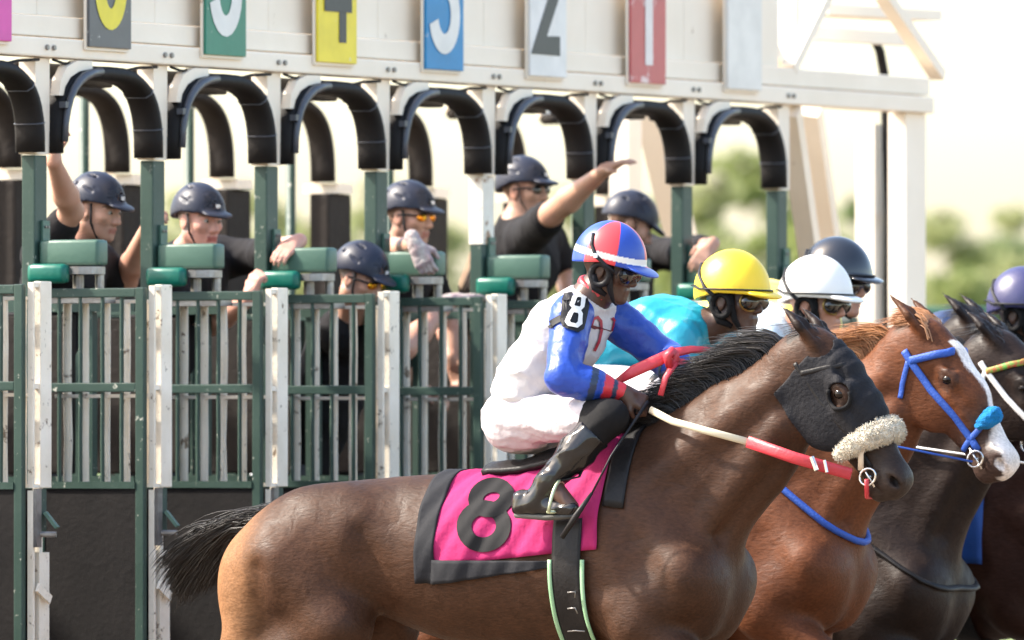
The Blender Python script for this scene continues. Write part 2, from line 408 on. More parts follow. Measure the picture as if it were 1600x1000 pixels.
# stall partitions: padded lower wall, green rails, a pale pipe with clamp
for i in range(-2, 9):
    x = i * S + 0.03
    MB().box(x, x + 0.05, 0.10, 2.30, 0.25, 1.36, 0.01).build('partition_panel', RUBP, gate)
    MB().box(x - 0.01, x + 0.06, 0.10, 2.36, 1.365, 1.41).build('partition_rail', GREEN, gate)
    MB().box(x - 0.005, x + 0.055, 0.10, 2.36, 2.08, 2.13).build('partition_rail', GREEN, gate)
    MB().box(x + 0.0, x + 0.05, 0.40, 0.84, 1.42, 2.07, 0.01).build('partition_pad', RUBP, gate)
    MB().box(x + 0.0, x + 0.05, 1.30, 1.93, 1.42, 2.07, 0.01).build('partition_pad', RUBP, gate)
    for y in (0.30, 0.90, 1.22, 1.97):
        MB().box(x + 0.004, x + 0.046, y, y + 0.055, 1.412, 2.078).build('partition_bar', GREEN, gate)
    MB().tube([(x + 0.02, 1.12, 0.4), (x + 0.02, 1.12, 2.05)], 0.03, 10).build('pale_pipe', GREYP, gate, True)
    MB().box(x - 0.03, x + 0.07, 1.07, 1.17, 1.90, 1.935).build('pipe_clamp', WBAR, gate)
    MB().box(x - 0.10, x + 0.13, 0.15, 2.3, 0.80, 0.84).build('ledge', GREEN, gate)
# nose pads, cushions and lock discs
repeat(MB().box(0.02, 0.108, -0.275, -0.006, 2.25, 2.352, 0.014).build('nose_pad', PADG, gate, True), IDS)
b = MB().box(-0.062, -0.006, -0.17, 0.005, 2.178, 2.256, 0.022); repeat(b.build('cushion', TEAL, gate, True), IDS)
b = MB(); b.tube([(0.06, -0.19, 2.215), (0.06, -0.19, 2.245)], 0.085, 20); repeat(b.build('lock_disc', STEEL, gate), IDS)
b = MB(); b.tube([(0.05, -0.17, 2.12), (0.05, -0.17, 2.213)], 0.022, 10).tube([(0.08, -0.25, 2.12), (0.08, -0.25, 2.213)], 0.018, 10).box(0.0, 0.12, -0.30, -0.05, 2.10, 2.135)
repeat(b.build('lock_pins', STEEL, gate), IDS)
# open front doors: a green leaf and a white leaf behind it
L = 0.5
def leaf(x, name, m_, dx, thin):
    d_ = MB(); t = 0.03
    d_.box(x, x + t, -L, -L + 0.038, 0.35, 2.16).box(x, x + t, -0.05, -0.012, 0.35, 2.16)
    d_.box(x + 0.001, x + t - 0.001, -L + 0.0385, -0.0505, 2.122, 2.158)
    d_.box(x + 0.001, x + t - 0.001, -L + 0.0385, -0.0505, 1.747, 1.783)
    d_.box(x - 0.004, x + t + 0.004, -L + 0.0385, -0.0505, 1.365, 1.392)
    return d_.build(name, m_, gate)
for i in range(-2, 7):
    ox = i * S
    root = MB().box(ox - 0.012, ox + 0.018, -L, -L + 0.038, 0.35, 2.16, 0.004).box(ox - 0.012, ox + 0.018, -0.05, -0.012, 0.35, 2.16, 0.004) \
        .box(ox - 0.010, ox + 0.016, -L + 0.0385, -0.0505, 2.122, 2.158, 0.004).box(ox - 0.010, ox + 0.016, -L + 0.0385, -0.0505, 1.747, 1.783, 0.004) \
        .box(ox - 0.016, ox + 0.020, -L + 0.0385, -0.0505, 1.365, 1.392).build('door', GREEN, gate)
    MB().box(ox - 0.008, ox + 0.012, -L + 0.039, -0.051, 0.36, 1.362).build('door_panel', RUB, root)
    for k in range(4):
        y = -0.115 - 0.094 * k + random.uniform(-.006, .006)
        for z0, z1 in ((1.3925, 1.7465), (1.7835, 2.1215)):
            MB().tube([(ox + 0.003, y, z0), (ox + 0.003 + random.uniform(-.003, .003), y, (z0 + z1) / 2), (ox + 0.003, y, z1)], 0.0085, 8, False).build('bar', GREEN, root, True)
    rb = MB().box(ox + 0.125, ox + 0.150, -L, -L + 0.03, 0.35, 2.165).box(ox + 0.126, ox + 0.149, -L + 0.0305, -0.02, 2.100, 2.114).box(ox + 0.126, ox + 0.149, -L + 0.0305, -0.02, 1.725, 1.739) \
        .box(ox + 0.126, ox + 0.149, -L + 0.0305, -0.02, 1.37, 1.385).build('door', WBAR, gate)
    for k in range(5):
        y = -0.07 - 0.088 * k + random.uniform(-.008, .008)
        for z0, z1 in ((1.3855, 1.7245), (1.7395, 2.0995)):
            MB().tube([(ox + 0.137, y, z0), (ox + 0.137 + random.uniform(-.004, .004), y + random.uniform(-.004, .004), (z0 + z1) / 2), (ox + 0.137, y, z1)], 0.0175, 8, False).build('bar', WBAR, rb, True)
    MB().box(ox + 0.128, ox + 0.146, -L + 0.031, -0.021, 0.36, 1.366).build('door_panel', RUB, rb)
    # white end frame joining both leaves, with its slots
    e = MB().box(ox + 0.072, ox + 0.160, -L - 0.035, -L - 0.002, 1.37, 2.172, 0.004).box(ox + 0.021, ox + 0.034, -L - 0.03, -L - 0.006, 1.37, 2.168)
    for z0, z1 in ((2.148, 2.166), (1.755, 1.775), (1.371, 1.385)): e.box(ox + 0.0345, ox + 0.0715, -L - 0.028, -L - 0.008, z0, z1)
    e.build('end_frame', WBAR, gate)
    MB().box(ox + 0.07, ox + 0.15, -L - 0.03, -L - 0.006, 0.1, 1.12).box(ox + 0.02, ox + 0.036, -L - 0.03, -L - 0.006, 0.1, 1.36).build('door_leg', WBAR, gate)
    MB().box(ox + 0.022, ox + 0.062, -L - 0.045, -L - 0.031, 1.14, 1.368).build('latch_plate', STEEL, gate)
    MB().box(ox + 0.075, ox + 0.13, -L - 0.028, -L - 0.006, 1.19, 1.366).build('latch_block', GREEN, gate)
    k_ = MB(); k_.beam((ox + 0.10, -L - 0.04, 1.275), (ox + 0.115, -L - 0.085, 1.215), 0.05, 0.012).build('latch_hook', PADG, gate)
    MB().tube([(ox + 0.06, -L - 0.035, 1.19), (ox + 0.08, -L - 0.10, 1.19)], 0.012, 8).build('latch_pin', STEEL, gate)
    MB().beam((ox + 0.03, -L - 0.045, 0.985), (ox + 0.12, -L - 0.05, 0.935), 0.012, 0.035).build('strap', WBAR, gate)

# numbered plates hung on the board
def strokes(n):
    """centre lines of a numeral in a unit box, x 0..1, y 0..1"""
    def arc(cx, cy, rx, ry, a0, a1, k=18): return [(cx + rx * math.cos(math.radians(a0 + (a1 - a0) * i / k)), cy + ry * math.sin(math.radians(a0 + (a1 - a0) * i / k))) for i in range(k + 1)]
    return {1: [[(.5, 0), (.5, 1)]],
            2: [arc(.5, .74, .36, .24, 170, -35) + [(.14, .09), (.9, .09)]],
            3: [arc(.46, .75, .36, .22, 160, -70) , arc(.46, .27, .38, .25, 80, -165)],
            4: [[(.66, 0), (.66, 1)], [(.62, .98), (.12, .36)], [(.04, .32), (.96, .32)]],
            5: [[(.86, .95), (.2, .95), (.17, .55)] + arc(.47, .31, .37, .28, 120, -165)],
            6: [arc(.5, .3, .34, .27, 0, 360, 30), [(.16, .3), (.17, .6)] + arc(.5, .68, .34, .27, 170, 30)],
            8: [arc(.5, .27, .34, .235, 0, 360, 30), arc(.5, .745, .28, .205, 0, 360, 30)]}[n]
def ribbon(line, wd):
    P = [np.array(p, float) for p in line]; v = []; closed = np.linalg.norm(P[0] - P[-1]) < 1e-6
    for i, p in enumerate(P):
        a = P[i - 1] if i else (P[-2] if closed else p); c = P[i + 1] if i < len(P) - 1 else (P[1] if closed else p)
        d1 = p - a; d2 = c - p
        d1 = d1 / np.linalg.norm(d1) if np.linalg.norm(d1) > 1e-9 else d2 / np.linalg.norm(d2)
        d2 = d2 / np.linalg.norm(d2) if np.linalg.norm(d2) > 1e-9 else d1
        t = d1 + d2; t /= np.linalg.norm(t); nn = np.array((-t[1], t[0])); c_ = max(0.5, nn @ np.array((-d1[1], d1[0])))
        v += [p + nn * wd / 2 / c_, p - nn * wd / 2 / c_]
    return v, [(2 * i, 2 * i + 1, 2 * i + 3, 2 * i + 2) for i in range(len(P) - 1)]
def flat(name, col, col2=None, **k): return mat(name, col, 0.42, col2 or tuple(c * 0.8 for c in col), 9, 0.6, 0.03, 40, **k)
W2 = (0.72, 0.70, 0.66)
PL = {-1: (7, (0.62, 0.05, 0.34), W2), 0: (6, (0.10, 0.10, 0.105), (0.75, 0.62, 0.03)), 1: (5, (0.02, 0.19, 0.12), W2), 2: (4, (0.80, 0.64, 0.03), (0.025, 0.025, 0.03)),
      3: (3, (0.0, 0.20, 0.45), W2), 4: (2, (0.74, 0.72, 0.69), (0.035, 0.035, 0.04)), 5: (1, (0.50, 0.10, 0.10), (0.74, 0.68, 0.65)), 6: (0, (0.74, 0.71, 0.66), W2)}
WCH = dict(wear=(0.62, 0.60, 0.56), wscale=20, wth=0.64)
for i, (num, c, cn) in PL.items():
    x0 = i * S + 0.335; x1 = x0 + 0.345; zb = 3.13; yp = -0.062
    pl = MB().box(x0, x1, yp, yp + 0.012, zb, 3.72, 0.003).build('number_plate', flat('plate_%d' % num, c, None, **(WCH if num != 1 else dict(wear=(.70, .55, .53), wscale=5, wth=.55))), gate)
    MB().box(x0 - 0.006, x1 + 0.006, yp + 0.013, yp + 0.024, zb - 0.012, 3.70).build('plate_backing', WHITE, gate)
    if num in (1, 2, 3, 4, 5, 6):
        lift = {6: 0.10, 5: 0.105, 4: 0.085, 3: 0.10, 2: 0.09, 1: 0.08}[num]; wd = {1: 0.075, 4: 0.065}.get(num, 0.085)
        b = MB()
        for j, ln in enumerate(strokes(num)):
            v, f = ribbon([(x0 + 0.04 + 0.265 * p[0], zb + lift + 0.50 * p[1]) for p in ln], wd)
            b.add([(p[0], yp - 0.0025 - 0.0008 * j, p[1]) for p in v], f)
        b.build('numeral', flat('numeral_%d' % num, cn), pl)

MB().box(4 * S - 0.003, 4 * S + 0.104, -0.003, 0.064, 2.40, 2.691).build('worn_sleeve', mat('rusty_white', (0.74, 0.70, 0.62), 0.5, (0.6, 0.55, 0.45), 5, 0.7, 0.1, 40, wear=(0.26, 0.13, 0.06), wscale=11, wth=0.57), gate)
# right-hand end of the gate: truss, legs and hose
def px_beam(n_, a, b_, wd, hh, m_, Y, Y2=None):
    p = at(*a, Y=Y); q = at(*b_, Y=Y if Y2 is None else Y2); return MB().beam(p, q, wd, hh, (0, 1, 0)).build(n_, m_, gate)
px_beam('brace', (1290, -10), (1232, 108), 0.05, 0.07, WHITE, 0.02)
px_beam('brace', (1378, -10), (1466, 118), 0.05, 0.07, WHITE, 0.02)
px_beam('brace', (1200, 60), (1228, 112), 0.04, 0.04, WHITE, 0.06)
px_beam('brace', (1225, -10), (1222, 108), 0.05, 0.14, WHITE, 0.25)
px_beam('cross_beam', (1262, 52), (1420, 62), 0.06, 0.075, WHITE, 0.5)
px_beam('cross_beam', (1262, 15), (1440, 25), 0.05, 0.22, WHITE, 0.9)
px_beam('leg', (1234, 172), (1300, 640), 0.07, 0.09, WHITE, 0.02, 0.5)
px_beam('leg', (1262, 172), (1330, 640), 0.07, 0.12, WHITE, 0.75, 1.2)
px_beam('leg', (1016, 172), (1100, 520), 0.07, 0.14, WHITE, 1.8, 1.9)
MB().box(*[q for q in (at(1366, 300, Y=0.9)[0], at(1366, 300, Y=0.9)[0] + 0.34)], 0.9, 1.0, 0.0, 3.078).build('end_column', WHITE, gate)
MB().box(XE - 0.24, XE - 0.02, 0.0, 0.09, 0.0, 3.078).build('end_column', WHITE, gate)
MB().box(XE - 0.30, XE - 0.16, 1.4, 1.5, 0.0, 3.078).build('end_column', WHITE, gate)
hp = [at(u, v, Y=0.86) for u, v in ((1366, 62), (1375, 80), (1382, 120), (1384, 170), (1387, 260), (1391, 340), (1391, 460), (1392, 640))]
MB().tube(hp, [0.022, 0.024, 0.024, 0.024, 0.026, 0.03, 0.032, 0.03], 10).build('hose', RUB, gate, True)
c = at(1396, 333, Y=0.84); MB().box(c[0] - 0.09, c[0] + 0.10, 0.80, 0.84, c[2] - 0.008, c[2] + 0.008).build('clip', RUB, gate)

# ------------------------------------------------------------------ ground, rail and trees
DIRT = mat('track_dirt', (0.23, 0.17, 0.115), 0.95, (0.15, 0.11, 0.075), 1.2, 0.8, 0.5, 20)
GRASS = mat('infield_grass', (0.10, 0.15, 0.035), 0.9, (0.14, 0.17, 0.05), 0.5, 0.8, 0.4, 8)
def sheet(name, x0, x1, y0, y1, z, m_):
    MB().add([(x0, y0, z), (x1, y0, z), (x1, y1, z), (x0, y1, z)], [(0, 1, 2, 3)]).build(name, m_, None, origin=(0, 0, z))['kind'] = 'structure'
sheet('ground', -1500, 2500, -1500, 2500, -0.01, GRASS); sheet('track', -60, 40, -60, 40, 0.0, DIRT)
RAILG = mat('rail_green', (0.03, 0.10, 0.065), 0.5, (0.04, 0.12, 0.08), 4, 0.5)
rl = empty('rail_fence', at(1540, 700, D=66) * (1, 1, 0), 'dark green pipe rail behind the horses, beyond the gate', 'fence')
pa = at(1180, 484, D=66); pb = at(1760, 490, D=66)
MB().tube([pa, pb], 0.028, 10).build('top_rail', RAILG, rl, True)
MB().tube([pa - (0, 0, .55), pb - (0, 0, .55)], 0.022, 10).build('lower_rail', RAILG, rl, True)
for u in (1245, 1345, 1443, 1540, 1640):
    q = at(u, 487, D=66); MB().tube([q, (q[0], q[1], 0)], 0.024, 8).build('post', RAILG, rl, True)

LEAFS = [mat('leaf_a', (0.22, 0.26, 0.09), 0.6, (0.28, 0.31, 0.12), 3, 0.8, spec=0.2), mat('leaf_b', (0.16, 0.215, 0.09), 0.6, (0.20, 0.25, 0.11), 3, 0.8, spec=0.2), mat('leaf_c', (0.32, 0.34, 0.16), 0.6, (0.38, 0.39, 0.19), 3, 0.8, spec=0.2)]
for lm in LEAFS:
    b_ = lm.node_tree.nodes['Principled BSDF']; tr = lm.node_tree.nodes.new('ShaderNodeBsdfTranslucent'); ms = lm.node_tree.nodes.new('ShaderNodeMixShader')
    src = b_.inputs['Base Color'].links[0].from_socket; lm.node_tree.links.new(src, tr.inputs[0]); ms.inputs[0].default_value = 0.55
    lm.node_tree.links.new(b_.outputs[0], ms.inputs[1]); lm.node_tree.links.new(tr.outputs[0], ms.inputs[2])
    lm.node_tree.links.new(ms.outputs[0], [n for n in lm.node_tree.nodes if n.type == 'OUTPUT_MATERIAL'][0].inputs[0])
BARK = mat('bark', (0.12, 0.09, 0.06), 0.9, (0.07, 0.05, 0.035), 6, 0.8)
def tree(u, vtop, D, wpx, m_, label, nl=1500, low=0.25, name='tree'):
    base = at(u, 700, D=D); base[2] = 0; top = at(u, vtop, D=D)[2]; R = wpx / (FPX / D) / 2
    t = empty(name, base, label, 'tree', 'trees far behind the gate')
    rs = np.random.RandomState(int(u + D)); limbs = MB(); limbs.tube([base, base + (0.1, 0.1, top * 0.35), base + (-0.1, 0, top * 0.7)], [top * 0.03, top * 0.022, top * 0.01], 7)
    cl = []
    for k in range(15):
        a = rs.rand() * 6.28; z = top * (low + (1 - low) * rs.rand() ** 0.8); rr = R * (0.25 + 0.75 * rs.rand()) * (1.0 if z < top * 0.75 else 0.55)
        c = base + np.array((rr * math.cos(a), rr * math.sin(a), z * 0.93)); cl.append((c, R * (0.22 + 0.25 * rs.rand())))
        limbs.tube([base + (0, 0, max(0.3, z - rr * 0.9)), (base + (0, 0, z - 0.3 * rr)) * 0.5 + c * 0.5, c], [top * 0.01, top * 0.007, top * 0.003], 5)
    limbs.build('trunk', BARK, t, True)
    C_ = np.array([c for c, r_ in cl]); R_ = np.array([r_ for c, r_ in cl]); k = rs.randint(len(cl), size=nl)
    p = C_[k] + nrm(rs.normal(size=(nl, 3))) * (R_[k] * rs.rand(nl) ** 0.4)[:, None] * np.array((1.2, 1.2, 0.8)); n1 = nrm(rs.normal(size=(nl, 3))); n2 = nrm(np.cross(n1, rs.normal(size=(nl, 3)))); s_ = (R * (0.05 + 0.05 * rs.rand(nl)))[:, None]
    V = np.stack([p - n1 * s_ * 1.5, p + n2 * s_ * 0.7, p + n1 * s_ * 1.5, p - n2 * s_ * 0.7], 1).reshape(-1, 3); F = np.arange(nl * 4).reshape(-1, 4)
    me = mesh_np('crown', np.array(V) - base, np.array(F), m_); link(bpy.data.objects.new('crown', me), t)
tree(1330, 235, 216, 172, LEAFS[1], 'dark green round tree seen between the white end columns of the gate', 2880, 0.35)
tree(1545, 335, 244, 172, LEAFS[1], 'loose green tree standing above the rail near the purple helmet', 1920, 0.4)
tree(1160, 205, 201, 218, LEAFS[0], 'bright green leafy tree framed by the last padded hoop', 2400, 0.3)
tree(1060, 262, 237, 206, LEAFS[0], 'yellow green tree behind the raised hand of the crewman', 2080, 0.3)
tree(900, 240, 273, 172, LEAFS[2], 'pale yellow green tree beside the raised arm', 1440, 0.3)
tree(560, 250, 302, 195, LEAFS[2], 'pale tree seen through the third stall', 1280, 0.3)
tree(420, 262, 288, 218, LEAFS[2], 'pale yellow tree seen through the fourth stall', 1440, 0.3)
tree(700, 320, 288, 218, LEAFS[2], 'low pale tree seen behind the rear padded posts of stall two', 1120, 0.3)
tree(240, 300, 331, 218, LEAFS[2], 'low pale tree seen through the sixth stall', 1120, 0.3)
tree(1450, 420, 266, 229, LEAFS[2], 'low pale bush line behind the green rail', 1440, 0.2, 'bush')
tree(1620, 430, 252, 229, LEAFS[0], 'low green bush at the far right edge behind the rail', 1440, 0.2, 'bush')
tree(1250, 330, 288, 229, LEAFS[0], 'mid green tree behind the white brace of the gate end', 1920, 0.25)
tree(1010, 380, 345, 299, LEAFS[2], 'wide pale tree low behind the last stalls', 1440, 0.2)
tree(330, 275, 165, 200, LEAFS[2], 'soft yellow tree behind the helmets of the second stall gap', 1400, 0.25)
tree(490, 290, 150, 170, LEAFS[2], 'soft yellow green tree between the second and third padded rear posts', 1400, 0.25)
tree(1210, 300, 130, 170, LEAFS[0], 'leafy yellow green tree behind the last green post', 1600, 0.2)
tree(1105, 330, 125, 160, LEAFS[0], 'low leafy tree behind the bowed crewman and yellow helmet', 1600, 0.2)
tree(1480, 300, 190, 190, LEAFS[2], 'tall pale tree right of the end columns, above the rail', 1500, 0.2)
tree(1590, 285, 210, 200, LEAFS[2], 'tall pale tree at the far right above the purple helmet', 1500, 0.2)
tree(1300, 330, 160, 180, LEAFS[0], 'leafy green tree low between the slanting brace and the end column', 1700, 0.15)
tree(1520, 400, 150, 210, LEAFS[0], 'low leafy green tree just above the pipe rail', 1700, 0.15)
tree(1120, 225, 180, 170, LEAFS[2], 'pale tall tree filling the hoop above the yellow helmet', 1600, 0.2)
tree(960, 290, 170, 170, LEAFS[2], 'pale tree filling the gap under the raised hand', 1500, 0.2)
tree(870, 330, 160, 150, LEAFS[0], 'low green tree behind the arm of the waving crewman', 1400, 0.2)

# ------------------------------------------------------------------ horses (local frame: x forward, y to the horse's left, z up)
def horse_body(neck_up=0.0, head_dn=0.0):
    """distance field of a galloping thoroughbred; neck_up / head_dn rotate neck and head (radians)"""
    B = Body(); piv = np.array((1.50, 0, 1.22))
    def rot(p, a, c):
        p = np.array(p, float); q = p - c; ca, sa = math.cos(a), math.sin(a)
        return c + np.array((q[0] * ca - q[2] * sa, q[1], q[0] * sa + q[2] * ca))
    N = lambda x, z, y=0.0: rot((x, y, z), neck_up, piv)
    # trunk
    B.el((1.30, 0, 1.10), (0.50, 0.245, 0.365)).el((0.86, 0, 1.09), (0.62, 0.265, 0.315), k=0.12).el((0.45, 0, 1.16), (0.48, 0.215, 0.235), k=0.10)
    B.rc((0.30, 0, 1.27), (1.10, 0, 1.335), 0.10, 0.085, 0.12)
    B.rc((1.08, 0, 1.40), (1.42, 0, 1.44), 0.055, 0.075, 0.12)
    # hindquarters
    for s in (-1, 1):
        B.el((0.15, s * 0.125, 1.155), (0.31, 0.165, 0.235), k=0.10)
        B.el((-0.08, s * 0.125, 1.00), (0.215, 0.145, 0.25), k=0.09)
        B.rc((-0.13, s * 0.13, 1.06), (-0.16, s * 0.135, 0.82), 0.12, 0.10, 0.07)
        B.rc((0.02, s * 0.17, 1.08), (0.25, s * 0.195, 0.86), 0.175, 0.105, 0.08)
        B.rc((0.27, s * 0.13, 1.27), (0.34, s * 0.19, 1.19), 0.05, 0.06, 0.08)
        dx = -0.16 if s < 0 else 0.10
        st = (0.22, s * 0.185, 0.84); hk = (-0.24 + dx, s * 0.15, 0.55); ft = (-0.36 + dx * 1.8, s * 0.14, 0.19)
        B.rc(st, hk, 0.125, 0.055, 0.07).rc((-0.14, s * 0.14, 0.84), hk, 0.09, 0.04, 0.05)
        B.rc(hk, ft, 0.052, 0.034, 0.03).rc(ft, np.add(ft, (0.05, 0, -0.10)), 0.040, 0.034, 0.02).rc(np.add(ft, (0.06, 0, -0.11)), np.add(ft, (0.08, 0, -0.165)), 0.046, 0.058, 0.015)
        B.rc(np.add(hk, (-0.05, 0, 0.05)), hk, 0.028, 0.04, 0.03)
    B.rc((-0.02, 0, 1.27), (-0.24, 0, 1.235), 0.06, 0.033, 0.06)
    # shoulders, chest, forelegs
    for s in (-1, 1):
        B.rc((1.36, s * 0.10, 1.40), (1.66, s * 0.165, 1.06), 0.07, 0.125, 0.08, ax=(0, 1, 0), sc=0.8)
        B.rc((1.28, s * 0.16, 1.22), (1.42, s * 0.185, 0.98), 0.12, 0.11, 0.08, ax=(0, 1, 0), sc=0.7)
        B.rc((1.67, s * 0.155, 1.02), (1.50, s * 0.175, 0.86), 0.085, 0.09, 0.12)
        B.el((1.68, s * 0.080, 0.98), (0.105, 0.075, 0.17), k=0.10)
        B.rc((1.66, s * 0.08, 0.90), (1.50, s * 0.12, 0.80), 0.085, 0.07, 0.04)
        dx = 0.34 if s < 0 else 0.05; dz = 0.13 if s < 0 else 0.0
        kn = (1.52 + dx, s * 0.16, 0.50 + dz); ft = (1.50 + dx * 0.7 - (0.12 if s < 0 else 0), s * 0.15, 0.19 + dz * 0.9)
        B.rc((1.50, s * 0.175, 0.86), kn, 0.10, 0.048, 0.04).rc(kn, np.add(kn, (0, 0, -0.03)), 0.054, 0.05, 0.03)
        B.rc(kn, ft, 0.044, 0.033, 0.02).rc(ft, np.add(ft, (0.05, 0, -0.10)), 0.04, 0.034, 0.02).rc(np.add(ft, (0.06, 0, -0.11)), np.add(ft, (0.08, 0, -0.165)), 0.046, 0.058, 0.015)
    for s in (-1, 1):                                                    # soft creases between the muscles
        B.rc((1.24, s * 0.30, 1.34), (1.36, s * 0.315, 1.02), 0.012, 0.014, 0.10, op='-').rc((0.37, s * 0.275, 1.20), (0.42, s * 0.255, 0.95), 0.006, 0.012, 0.11, op='-')
        B.rc((-0.04, s * 0.335, 1.06), (-0.06, s * 0.31, 0.80), 0.006, 0.012, 0.09, op='-').rc((1.52, s * 0.29, 1.18), (1.66, s * 0.32, 0.96), 0.010, 0.012, 0.08, op='-')
    # neck
    Y = (0, 1, 0)
    B.rc(N(1.40, 1.28), N(1.64, 1.40), 0.27, 0.235, 0.10, ax=Y, sc=0.62)
    B.rc(N(1.62, 1.36), N(1.86, 1.56), 0.24, 0.195, 0.08, ax=Y, sc=0.50)
    B.rc(N(1.84, 1.54), N(2.04, 1.735), 0.195, 0.150, 0.06, ax=Y, sc=0.50)
    B.rc(N(1.45, 1.46), N(1.76, 1.68), 0.06, 0.055, 0.08).rc(N(1.76, 1.68), N(2.06, 1.86), 0.055, 0.05, 0.06)
    for s in (-1, 1):                                                    # neck muscles and the jugular groove
        B.rc(N(1.66, 1.16, s * 0.085), N(2.02, 1.60, s * 0.065), 0.060, 0.045, 0.05)
        B.rc(N(1.52, 1.40, s * 0.11), N(1.98, 1.74, s * 0.055), 0.06, 0.045, 0.06)
        B.rc(N(1.78, 1.20, s * 0.10), N(2.05, 1.50, s * 0.085), 0.012, 0.010, 0.05, op='-')
    # head frame: t down the face, f out of the forehead
    po = N(2.125, 1.880); a = math.radians(-57) + neck_up * 0.55 - head_dn
    t = np.array((math.cos(a), 0, math.sin(a))); f = np.array((-math.sin(a), 0, math.cos(a)))
    H = lambda T, Fv, y=0.0: po + t * T + f * Fv + np.array((0, y, 0))
    R = np.array([t, f, (0, 1, 0)])
    B.el(H(0.07, -0.01), (0.17, 0.12, 0.09), R, k=0.06)
    B.rc(H(0.14, 0.045), H(0.30, 0.05), 0.078, 0.068, 0.04, ax=Y, sc=1.1)
    B.rc(H(0.28, 0.042), H(0.53, 0.030), 0.070, 0.052, 0.05, ax=Y, sc=0.88)
    B.rc(H(0.26, -0.05), H(0.54, -0.028), 0.085, 0.050, 0.05, ax=Y, sc=0.75)
    B.rc(H(0.02, -0.10), H(0.16, -0.12), 0.10, 0.085, 0.06, ax=Y, sc=0.75)
    for s in (-1, 1):
        B.el(H(0.225, -0.085, s * 0.043), (0.135, 0.105, 0.040), R, k=0.025)
        B.el(H(0.205, 0.052, s * 0.083), (0.052, 0.036, 0.022), R, k=0.03)
        B.rc(H(0.26, 0.005, s * 0.084), H(0.41, 0.012, s * 0.058), 0.014, 0.010, 0.03)
        B.el(H(0.578, 0.036, s * 0.040), (0.042, 0.036, 0.024), R, k=0.03)
        B.el(H(0.160, 0.078, s * 0.082), (0.030, 0.020, 0.014), R, k=0.03, op='-')
        B.el(H(0.214, 0.040, s * 0.110), (0.029, 0.018, 0.014), R, k=0.010, op='-')
        B.rc(H(0.185, 0.056, s * 0.096), H(0.240, 0.056, s * 0.094), 0.012, 0.008, 0.010)
        B.rc(H(0.192, 0.024, s * 0.097), H(0.235, 0.026, s * 0.094), 0.006, 0.005, 0.010)
    B.el(H(0.575, 0.004), (0.072, 0.072, 0.056), R, k=0.04)
    B.el(H(0.565, -0.066), (0.055, 0.034, 0.038), R, k=0.02)
    for s in (-1, 1):
        B.el(H(0.594, 0.036, s * 0.062), (0.027, 0.017, 0.030), R, k=0.008, op='-').rc(H(0.570, 0.052, s * 0.060), H(0.612, 0.050, s * 0.050), 0.009, 0.008, 0.010)
        B.rc(H(0.49, -0.040, s * 0.052), H(0.64, -0.038, s * 0.040), 0.0045, 0.0045, 0.010, op='-')
        # ears
        e0 = H(-0.005, 0.045, s * 0.058); e1 = e0 - t * 0.075 + f * 0.012 + np.array((-0.02, s * 0.022, 0)); e2 = e1 - t * 0.085 + np.array((-0.035, s * 0.004, 0.0))
        B.rc(e0, e1, 0.036, 0.037, 0.02, ax=f, sc=0.62).rc(e1, e2, 0.037, 0.006, 0.008, ax=f, sc=0.62)
        B.rc(e0 + f * 0.022 + np.array((0, s * 0.016, 0)) - t * 0.02, e1 + f * 0.020 + np.array((0, s * 0.012, 0)) - t * 0.03, 0.014, 0.017, 0.008, op='-')
    return B, H, N, t, f

def coat(base, dark, pts, H, N, muzzle, blaze=None, sunlit_rump=None):
    """colour of the hair: darker points and muzzle, pale blaze; plus painted sunlight on the rump"""
    po = H(0, 0); t = (H(1, 0) - po); f = (H(0, 1) - po)
    def fn(W):
        q = W - po; T = q @ t; Fv = q @ f; y = W[:, 1]
        c = mixc(base, sunlit_rump if sunlit_rump else base, smooth01(-W[:, 0], 0.0, 0.2) * smooth01(W[:, 2], 0.6, 0.9))  # sun on the hindquarters painted into the coat as a paler orange tone
        c = mixc(c, dark, 0.6 * smooth01(W[:, 2], 1.22, 1.42) * smooth01(W[:, 0], -0.4, 0.2) * smooth01(-W[:, 0], -1.5, -1.2))
        c = mixc(c, pts, smooth01(-W[:, 2], -0.62, -0.42))
        inhead = smooth01(T, 0.30, 0.50) * (np.abs(y) < 0.2) * (np.abs(Fv) < 0.2) * (W[:, 0] > 1.9)
        c = mixc(c, muzzle, inhead * 0.85)
        eye = (np.sqrt((T - 0.214) ** 2 + (Fv - 0.04) ** 2) < 0.045) * (np.abs(y) > 0.05) * (W[:, 0] > 1.9)
        c = mixc(c, np.array(muzzle) * 0.45, eye * 0.6)
        nos = (np.sqrt((T - 0.594) ** 2 + ((Fv - 0.036) * 1.4) ** 2) < 0.024) * (np.abs(y) < 0.060) * (np.abs(y) > 0.02) * (W[:, 0] > 1.9); c = mixc(c, (0.006, 0.004, 0.004), nos * 0.9)
        c = mixc(c, np.array(pts), 0.8 * (T < -0.06) * (Fv > -0.05) * (W[:, 0] > 1.85))
        if blaze is not None:
            wdt = 0.030 + 0.012 * np.sin(T * 13) + 0.02 * smooth01(T, 0.35, 0.55)
            bm = smooth01(wdt - np.abs(y + 0.004), -0.004, 0.004) * (T > 0.08) * (Fv > 0.015) * (W[:, 0] > 1.9)
            bm = np.maximum(bm, (T > 0.50) * (Fv > -0.02) * smooth01(0.036 - np.abs(y), -0.004, 0.004) * (W[:, 0] > 1.9) * 0.95)
            c = mixc(c, blaze, bm)
        return c
    return fn
